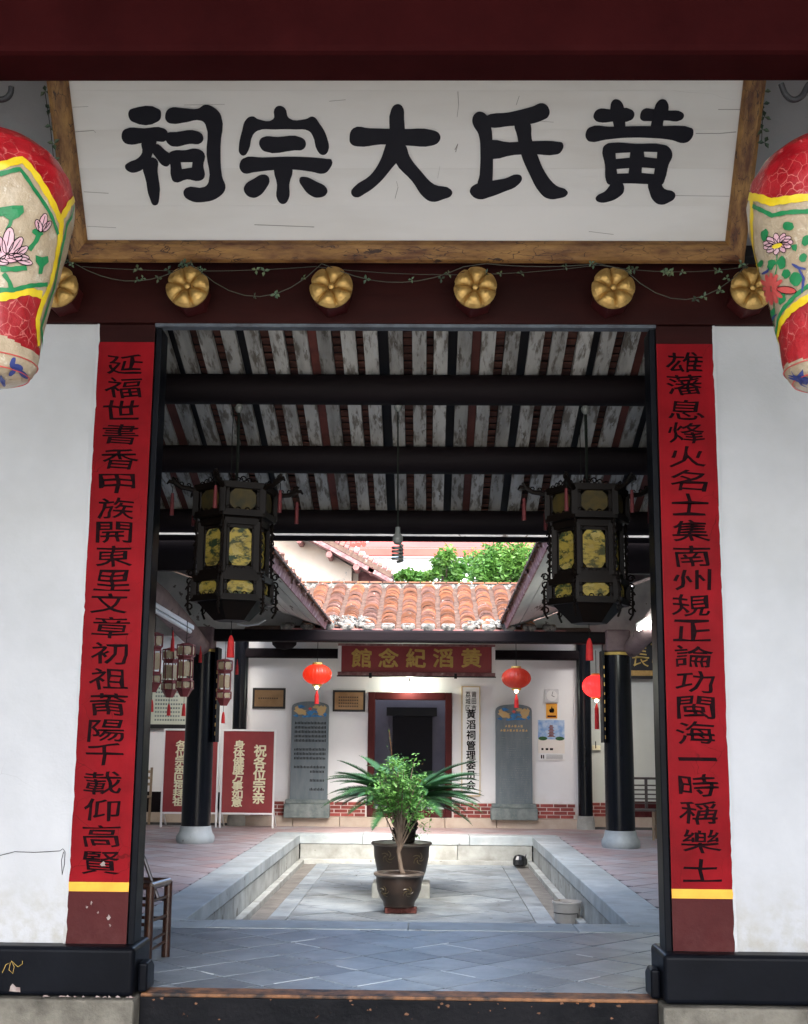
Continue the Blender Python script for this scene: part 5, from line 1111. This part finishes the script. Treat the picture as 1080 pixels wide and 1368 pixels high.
MB().prism([(-2.6, q.y+.16, q.z-.03), (-2.6, q.y+.7, q.z-.22), (-2.6, q.y+.7, q.z-.27), (-2.6, q.y+.16, q.z-.08)], (5.2, 0, 0)).build('rear_slope', 'roof_pan', fr_)  # rear slope cut short so sky light reaches the far room
for sx in (-1, 1):   # wing roofs beyond, closing the view
    x0, x1 = sorted((sx*2.601, sx*6)); simple('wing_roof', MB().box(x0, x1, 19.05, 24.2, 4.4, 4.5), 'roof_pan', 'dull flat tiled roof over the %s wing of the far hall' % ('left' if sx < 0 else 'right'), 'roof')
for sx in (-1, 1):
    q = [(sx*1.56, 18.95, 2.935), (sx*1.56, 18.95, 3.13), (sx*5, 18.95, 4.37), (sx*5, 18.95, 2.935)]
    simple('end_panel', MB().prism(q, (0, .06, 0)), 'soffit', 'pale triangular panel closing the %s gallery roof above the court beam' % ('left' if sx < 0 else 'right'), 'panel')
# ================================================================ BEYOND
gh = empty('gable_house', (-3, 28, 0), 'cream gabled house with patched wall and red tiled verge behind the far roof', 'house')
def px3(u, v, Y): return at(u, v, Y)
p1, p2, p3 = px3(395, 712, 28), px3(470, 757, 28), px3(470, 800, 28)
MB().prism([(p1.x-6, 28, 0), (p2.x, 28, 0), (p2.x, 28, p2.z), (p1.x, 28, p1.z), (p1.x-1.2, 28, p1.z+.5), (p1.x-6, 28, p1.z+.5)], (0, 5, 0)).build('wall', 'cream_wall', gh)
a = px3(360, 690, 27.6); b2 = px3(524, 778, 27.6)
MB().bar((a.x, 27.65, a.z), (b2.x, 27.65, b2.z), .5, .09).build('verge_board', 'eave_red', gh)
MB().bar((a.x, 30, a.z+.12), (b2.x, 30, b2.z+.12), 5.2, .10).build('roof', 'roof_pan', gh)
tl_ = MB(); d = Vector((b2.x-a.x, 0, b2.z-a.z)); n = 26
for k in range(n):
    q = Vector((a.x, 27.5, a.z+.2))+d*(k/n); MB().tube([q, q+d*(.9/n)+Vector((0, 0, .02))], [.075, .085], 8).build('verge_tile', 'roof_brown' if k % 2 else 'drip_tile', gh)
for u, v in ((440, 741), (476, 758), (496, 762), (400, 722)):
    q = px3(u, v, 27.45); MB().tube([(q.x, 27.4, q.z), (q.x, 28.0, q.z)], .075, 6).build('purlin_end', 'drip_tile', gh)
a = px3(470, 757, 28.4); c = px3(515, 800, 28.4); MB().box(a.x, c.x-.05, 28.4, 28.6, 0, px3(500, 764, 28.4).z).build('side_panel', 'drip_tile', gh)
q = px3(474, 780, 28.3); MB().box(q.x-.04, q.x+.08, 28.25, 28.39, 0, q.z+.25).build('post', 'cream_wall', gh)
# red pantile roof piece behind
a, b2 = px3(428, 712, 34), px3(482, 735, 34)
rr_ = empty('pantile_roof', ((a.x+b2.x)/2, 34, b2.z), 'bright red pantile roof corner just above the cream gable', 'roof')
for k in range(9):
    x = a.x+(b2.x-a.x)*k/8; MB().tube([(x, 35.6, a.z+.35), (x+.08, 34, b2.z+.02*k)], .075, 8).build('pantile', 'far_red', rr_, smooth=True)
MB().box(a.x-.1, b2.x+.1, 34.2, 35.7, b2.z-.4, b2.z+.0).build('roof_base', 'far_white', rr_)
# long white building with red roof band
a, b2, c = px3(484, 727, 48), px3(800, 732, 48), px3(484, 744, 48)
lb_ = empty('long_building', (0, 48, 0), 'long white building with a pale red roof edge behind the trees', 'building')
MB().box(a.x, 16, 48, 60, 0, c.z).build('wall', 'far_white', lb_)
MB().prism([(a.x-.1, 47.7, c.z+.02), (16, 47.7, c.z+.02), (16, 47.7, c.z+.30), (a.x-.1, 47.7, c.z+.30)], (0, .3, 0)).build('fascia', 'far_red', lb_)
MB().prism([(a.x-.1, 47.75, c.z+.31), (16, 47.75, c.z+.31), (16, 50.0, a.z+.55), (a.x+.5, 50.0, a.z+.55)], (0, .0, .05)).build('roof', 'far_red', lb_)
tb = empty('tower_block', (10, 110, 0), 'tall white apartment block with blue grey windows at the far right behind the trees', 'building')
a, b2 = px3(688, 700, 110), px3(760, 745, 110)
MB().box(a.x, a.x+9, 110, 122, 0, 24).build('wall', 'far_white', tb)
for k, (u, w) in enumerate(((694, .7), (703, 1.1), (715, .8), (722, .5))):
    for vv in (712, 731, 752):
        q = px3(u, vv, 109.9); f_ = MB().box(q.x-w/2-.1, q.x+w/2+.1, 109.9, 109.99, q.z-.9, q.z+.8).build('window', 'white_paint', tb); MB().box(q.x-w/2, q.x+w/2, 109.86, 109.9, q.z-.8, q.z+.7).build('pane', 'window_glass', f_)
def tree(cu, cv, Y, clumps, lb, n=1500, ls=.08):
    c = at(cu, cv, Y); p = empty('tree', (c.x, Y, 0), lb, 'tree', 'trees behind the far roof'); fol = MB(); k_ = FPX/Y
    MB().tube([(c.x, Y, -.5), (c.x+.1, Y, c.z*.5), (c.x, Y, c.z-.3)], [.22, .16, .07], 8).build('trunk', 'bark', p)
    br = MB()
    for (du, dv, r) in clumps:
        q = Vector((c.x+du/k_, Y+random.uniform(-.8, .8), c.z-dv/k_)); R = r/k_
        br.tube([(c.x, Y, c.z-1.0), tuple((Vector((c.x, Y, c.z-.6))+q)/2+Vector((0, 0, -.1))), tuple(q)], [.06, .035, .012], 5)
        m = int(n*1.7*(r/30)**1.6)
        for _ in range(m):
            d = Vector((random.gauss(0, 1), random.gauss(0, 1), random.gauss(0, .8))).normalized()*R*random.uniform(.45, 1.08)*(1+.25*math.sin(5*random.random()))
            pos = q+d; a = Vector((random.gauss(0, 1), random.gauss(0, 1), random.gauss(0, .5)-.3)).normalized(); b_ = a.cross(Vector((random.gauss(0, 1), random.gauss(0, 1), random.gauss(0, 1)))).normalized(); s = ls*random.uniform(.6, 1.3)
            fol.add([pos-a*s, pos+b_*s*.38, pos+a*s, pos-b_*s*.38], [(0, 1, 2, 3)])
    kind(br.build('branches', 'bark', p)); kind(fol.build('foliage', 'leaf_tree', p, fix=False))
tree(665, 765, 33, [(0, 0, 26), (-22, 5, 18), (20, 4, 22), (-8, 22, 16), (14, 24, 15), (38, 6, 20), (50, -8, 22), (-30, -12, 20), (0, -18, 26), (30, -18, 24), (55, 12, 15), (-18, 18, 12), (5, 32, 9)], 'broad bright green tree filling the gap behind the right end of the far roof', 700)
tree(598, 764, 31, [(0, 0, 14), (-10, -8, 12), (8, 10, 10), (6, 26, 8), (14, -6, 12), (-2, -14, 14), (-16, 6, 6)], 'small green tree left of the broad bright tree behind the far roof', 900)
tree(555, 776, 31, [(0, 0, 11), (-12, -6, 9), (8, -4, 10), (0, 11, 7), (-24, -8, 7), (18, -6, 8)], 'low green treetop just above the ridge near the middle of the far roof', 900)
# ================================================================ PLANTS IN THE COURT
def pot(c, prof, lb, name, motif):
    p = empty(name, c, lb, 'flower pot', 'dark glazed pots in the court'); MB().lathe(c, prof, 48).build('pot_body', 'glaze', p, smooth=True)
    H = prof[-1][1]; R = prof[-1][0]
    MB().lathe(c, [(R-.03, H-.03), (R+.018, H-.028), (R+.03, H-.01), (R+.022, H+.006), (R-.02, H+.008), (R-.035, H-.02)], 48).build('rim', 'glaze_rim', p, smooth=True)
    MB().lathe(c, [(.01, H-.022), (R-.028, H-.03)], 32).build('soil', 'soil', p)
    b = MB()
    def rad(z):
        for (r0, z0), (r1, z1) in zip(prof[:-1], prof[1:]):
            if z0 <= z <= z1: return r0+(r1-r0)*(z-z0)/(z1-z0)
        return R
    for th, zc, sc in motif:
        for j in range(5):
            a0 = j*1.25; P = []
            for i in range(9):
                t = i/8; x = sc*(.25+.75*t)*math.cos(a0+t*1.5); z = zc+sc*(.25+.75*t)*math.sin(a0+t*1.5)*.8; z = min(max(z, .02), H-.04); r = rad(z)+.001; aa = th+x/r
                P.append((c[0]+r*math.sin(aa), c[1]-r*math.cos(aa), c[2]+z))
            b.tube(P, [.004, .007, .008, .008, .007, .006, .005, .004, .002], 5)
    kind(b.build('relief_motif', 'glaze_gold', p, smooth=True))
    return p
sp = Vector((-.135, 13.85, -.335))
pot(sp, [(.15, 0), (.165, .01), (.17, .05), (.205, .10), (.235, .18), (.245, .26), (.245, .345)], 'smaller dark glazed pot in front, standing on red bricks', 'flower_pot', ((-.75, .17, .07), (.45, .17, .07)))
bp_ = Vector((-.14, 15.35, -.235))
pot(bp_, [(.22, 0), (.25, .01), (.29, .12), (.325, .28), (.335, .445)], 'larger dark glazed pot behind, holding the cycad', 'flower_pot', ((-.5, .3, .09), (.7, .28, .09)))
for dx, dy, rz in ((-.06, -.02, .1), (.10, 0, -.05), (.0, .14, .02)):
    T = Matrix.Translation((sp.x+dx, sp.y+dy, -.368)) @ Matrix.Rotation(rz, 4, 'Z'); tag(MB().box(-.09, .09, -.06, .06, -.031, .031, T).build('brick', 'old_brick', None, bevel=.006), {-.06: 'red brick under the left of the smaller pot', .10: 'red brick under the right of the smaller pot', .0: 'red brick under the back of the smaller pot'}[dx], 'brick', 'bricks under the small pot')
for sx, nm in ((-1, 'left'), (1, 'right')):
    simple('support_stone', MB().box(bp_.x+sx*.22-.12, bp_.x+sx*.22+.12, 15.1, 15.6, -.42, -.237), 'granite_dirty', f'rough grey stone block under the {nm} side of the larger pot', 'stone', .02, 'stones under the large pot')
# shrub
sh = empty('potted_shrub', (sp.x, sp.y, 0), 'leafy green shrub with a thin bare trunk growing in the smaller pot', 'shrub')
base = Vector((sp.x+.02, sp.y, -.02)); crown = at(535, 1052, 13.85)
st_ = MB(); tips = []
st_.tube([base+Vector((.035, 0, 0)), base+Vector((.0, 0, .07)), base+Vector((-.03, 0, .25)), base+Vector((-.015, 0, .45))], [.03, .024, .02, .018], 8)
for k in range(5):
    a = k*1.3; st_.tube([base+Vector((.03, 0, .0)), base+Vector((.03+.05*math.cos(a), .05*math.sin(a), .0)), base+Vector((.03+.09*math.cos(a), .09*math.sin(a), -.02))], [.014, .010, .004], 6)
fork = base+Vector((-.015, 0, .44))
for k in range(36):
    a = random.uniform(0, 2*PI); g_ = random.choice((.75, 1, 1, 1.22)); e = crown+Vector((.02+.38*g_*math.cos(a)*random.uniform(.3, 1), .34*math.sin(a)*random.uniform(.3, 1), random.uniform(-.24, .30)*g_))
    if e.z-crown.z > .12: e.x = crown.x+(e.x-crown.x)*.6
    f0 = fork+Vector((0, 0, random.uniform(-.2, 0))); m_ = (f0+e)/2+Vector((0, 0, .03)); st_.tube([f0, m_, e], [.010, .007, .003], 5); tips += [e, (m_+e)/2, (m_*.4+e*.6)]
st_.build('stem', 'bark', sh, smooth=True)
fol = MB(); fr2 = MB()
def leaf(bb, pos, d, s, w=.42):
    d = d.normalized(); sd_ = d.cross(Vector((random.gauss(0, .4), random.gauss(0, .4), 1))).normalized(); up_ = sd_.cross(d)
    bb.add([pos, pos+d*s*.5+sd_*s*w*.5-up_*s*.05, pos+d*s-up_*s*.12, pos+d*s*.5-sd_*s*w*.5-up_*s*.05, pos+d*s*.5+up_*s*.02], [(0, 1, 4), (1, 2, 4), (2, 3, 4), (3, 0, 4)])
for t_ in tips:
    for _ in range(4):
        e = t_+Vector((random.gauss(0, .06), random.gauss(0, .06), random.gauss(0, .045))); st2 = (e-t_)
        for _ in range(7):
            pos = e+Vector((random.gauss(0, .025), random.gauss(0, .025), random.gauss(0, .022)))
            leaf(fr2 if (random.random() < .05 and pos.z > crown.z+.05) else fol, pos, Vector((random.gauss(0, 1), random.gauss(0, 1), random.gauss(.1, .6))), random.uniform(.03, .066), .55)
for (u, v) in ((566, 1104), (571, 1111), (560, 1116), (574, 1098), (545, 1090), (553, 1080), (520, 1085), (565, 1076), (548, 1106)):
    c = at(u, v, 13.8)
    for k in range(5): leaf(fol, c, Vector((math.cos(k*1.2), -.3, math.sin(k*1.2)*.6)), .055, .5)
for k in range(7): leaf(fr2 if k % 2 else fol, at(521+random.uniform(-2, 2), 978+k*5, 13.85), Vector((random.gauss(0, 1), 0, .5)), .03, .5)
MB().tube([at(524, 1010, 13.85), at(520, 975, 13.85)], .003, 4).build('shoot', 'leaf_red', sh)
kind(fol.build('foliage', 'leaf', sh, fix=False)); kind(fr2.build('young_foliage', 'leaf_red', sh, fix=False))
# cycad
cy = empty('potted_cycad', (bp_.x, bp_.y, .2), 'dark green cycad palm with spreading fronds growing in the larger pot', 'palm')
cb = Vector((-.10, 15.35, .2)); tk = MB(); tk.lathe(cb, [(.10, 0), (.12, .05), (.135, .2), (.14, .38), (.12, .5), (.05, .56)], 20)
for _ in range(160):
    a = random.uniform(0, 2*PI); z = random.uniform(.02, .5); r = .13; q = cb+Vector((r*math.cos(a), r*math.sin(a), z)); s = .022
    tk.tube([q, q+Vector((math.cos(a)*.03, math.sin(a)*.03, .02))], [s*.7, s*.2], 4)
tk.build('trunk', 'trunk_dark', cy)
def frond(Lf, bend, seed, wl=.115):
    random.seed(seed); b = MB(); P = []; n_ = 88; x = z = 0; a = 0
    for i in range(n_+1):
        t = i/n_; P.append(Vector((x, 0, z))); a = -bend*t**1.3; x += Lf/n_*math.cos(a); z += Lf/n_*math.sin(a)
    b.tube(P, [.007*(1-.8*i/n_) for i in range(n_+1)], 5)
    for i in range(3, n_+1):
        for h in (0, .5):
            k = min(n_-1, i-1); p0 = P[k]+(P[k+1]-P[k])*h; t = (k+h)/n_; d = (P[k+1]-P[k]).normalized(); l = wl*(math.sin(PI*min(1, t*.9+.12)))**.6
            for s in (-1, 1):
                e = p0+(d*.55+Vector((0, s*.85, .34))).normalized()*l+Vector((0, 0, random.uniform(-.008, .004))); w = d*.0046; b.add([p0-w, p0+w, e], [(0, 1, 2)])
    return b.mesh('frond', False, False)
FM = [frond(.96, .75, 1, .13), frond(.92, .5, 2, .13), frond(.94, .8, 3, .13)]
random.seed(21); head = cb+Vector((0, 0, .5))
for k in range(84):
    az = k*2.399; ring = k/84; el = math.radians(52-44*ring**.6+random.uniform(-6, 6)); brown = (k > 78 and math.cos(az) > 0)
    me = FM[k % 3]; m_ = 'leaf_brown' if brown else 'leaf_cycad'
    if brown: me = me.copy()
    mobj('frond', me, m_, cy, head+Vector((math.cos(az)*.05, math.sin(az)*.05, random.uniform(-.06, .03))), (0, -el, az), [random.uniform(.85, 1.08)]*3)
# bucket and black bag
bc = Vector((1.59, 13.28, -.40)); bk = empty('bucket', bc, 'dirty white plastic bucket of earth in the near right corner of the court', 'bucket')
MB().lathe(bc, [(.118, 0), (.122, .01), (.145, .19), (.152, .195), (.152, .21), (.140, .212), (.136, .175), (.01, .17)], 32).build('bucket_body', 'bucket', bk, smooth=True)
MB().lathe(bc, [(.01, .171), (.08, .19), (.13, .176)], 24, 7, .05).build('soil', 'bucket_soil', bk)
P = [bc+Vector((.137*math.cos(a), .137*math.sin(a), .10)) for a in [PI+.1+i*(PI-.9)/14 for i in range(15)]]; P += [P[-1]+Vector((.002, -.002, -.03)), P[-1]+Vector((.002, -.002, -.07))]; MB().tube(P, .004, 5).build('handle', 'iron', bk)
q = Vector((1.52, 18.95, -.39)); b = MB(); b.lathe(q, [(.07, 0), (.10, .03), (.10, .10), (.07, .15), (.02, .165)], 14, 5, .12); b.tube([q+Vector((.06, 0, .12)), q+Vector((.10, 0, .17))], [.03, .008], 6); b.tube([q+Vector((-.05, 0, .12)), q+Vector((-.06, 0, .155))], [.03, .008], 6)
tag(b.build('black_bag', 'plastic_bag', None), 'small black plastic bag lump in the far right corner of the sunken court', 'bag')
# ================================================================ FURNITURE
# bamboo chair behind the left jamb
ch = empty('bamboo_chair', (-1.72, 8.35, 0), 'dark bamboo chair half hidden behind the left door post', 'chair')
fR, nR = Vector((-1.545, 8.52, 0)), Vector((-1.60, 8.22, 0)); fL, nL = fR+Vector((-.38, .06, 0)), nR+Vector((-.38, .06, 0)); zs = .475
for q in (fR, nR, fL, nL): MB().tube([q, q+Vector((0, 0, zs))], [.029, .027], 10).build('leg', 'bamboo', ch, smooth=True)
for a, c in ((fR, nR), (fL, nL)): MB().tube([a+Vector((0, 0, zs)), c+Vector((0, 0, zs))], .024, 10).build('seat_rail', 'bamboo_pale' if a is fR else 'bamboo', ch, smooth=True)
for a, c in ((fR, fL), (nR, nL)): MB().tube([a+Vector((0, 0, zs)), c+Vector((0, 0, zs))], .022, 10).build('seat_rail', 'bamboo', ch, smooth=True)
for k in range(9): t = (k+.5)/9; a, c = nR+(fR-nR)*t, nL+(fL-nL)*t; MB().bar(a+Vector((0, 0, zs-.002)), c+Vector((0, 0, zs-.002)), .028, .010).build('seat_slat', 'bamboo', ch)
for z in (.10, .155): MB().tube([fR+Vector((0, 0, z)), nR+Vector((0, 0, z-.02))], .009, 8).build('stretcher', 'bamboo', ch, smooth=True)
for z in (.24, .36): MB().tube([nR+Vector((0, 0, z)), nL+Vector((0, 0, z))], .011, 8).tube([fR+Vector((0, 0, z)), fL+Vector((0, 0, z))], .011, 8).tube([fR+Vector((0, 0, z+.02)), nR+Vector((0, 0, z+.02))], .011, 8).build('stretcher', 'bamboo', ch, smooth=True)
MB().tube([fR+Vector((-.06, -.02, .36)), fR+Vector((-.17, 0, .62)), fR+Vector((-.30, .02, .82))], .013, 8).build('folding_brace', 'bamboo', ch, smooth=True)
MB().tube([fL+Vector((.02, 0, .5)), fL+Vector((0, .06, .95))], .02, 8).build('back_post', 'bamboo', ch, smooth=True)
# wooden chair on the left wing
wc = empty('wooden_chair', at(189, 1090, 20.9), 'pale wooden chair at the far left against the wing wall', 'chair'); a, c = at(199, 1100, 20.9), at(178, 1100, 20.9)
for x in (c.x, a.x):
    MB().bar((x, 20.9, 0.02), (x, 20.94, .93), .035, .035).build('back_post', 'wood_pale', wc); MB().bar((x, 20.5, 0.02), (x, 20.5, .45), .035, .035, Vector((0, 1, .01))).build('leg', 'wood_pale', wc)
for z in (.64, .74, .84): MB().box(c.x+.02, a.x-.02, 20.91, 20.925, z, z+.045).build('back_slat', 'wood_pale', wc)
MB().box(c.x-.02, a.x+.02, 20.47, 20.93, .451, .48).build('seat', 'wood_pale', wc, bevel=.005); MB().box(c.x+.018, a.x-.018, 20.49, 20.51, .2, .235).build('stretcher', 'wood_pale', wc)
# slatted bench at the right
bn = empty('slatted_bench', (3.6, 19.0, 0), 'dark slatted wooden bench behind the right column', 'bench'); x0, x1 = 2.95, 4.25; Yb = 19.3
for x in (x0, (at(864, 1060, Yb)).x, x1): MB().box(x-.02, x+.02, Yb, Yb+.04, .44, .86).build('back_post', 'bench_wood', bn)
for k in range(5): z = .50+k*.066; MB().box(x0+.021, x1-.021, Yb+.01, Yb+.025, z, z+.022).build('back_slat', 'bench_wood', bn)
MB().box(x0-.02, x1+.02, Yb-.005, Yb+.045, .861, .895).build('top_rail', 'bench_wood', bn, bevel=.004)
for k in range(4): MB().box(x0-.02, x1+.02, Yb-.42+k*.105, Yb-.33+k*.105, .415, .438).build('seat_slat', 'bench_wood', bn)
for u in (873, 882): q = at(u, 1115, 19.0); MB().bar((q.x-.01, 18.92 if u == 873 else 19.25, 0), (q.x, 18.95 if u == 873 else 19.3, .414), .03, .03, Vector((0, 1, .01))).build('leg', 'wood_pale', bn)
for x in (x0+.05,): MB().bar((x, 18.95, 0), (x, 18.95, .414), .03, .03, Vector((0, 1, .01))).build('leg', 'wood_pale', bn)
q = at(877, 1095, 19.05); MB().bar((q.x-.05, 18.97, .2), (q.x+.07, 19.25, .2), .022, .022).build('stretcher', 'wood_pale', bn)
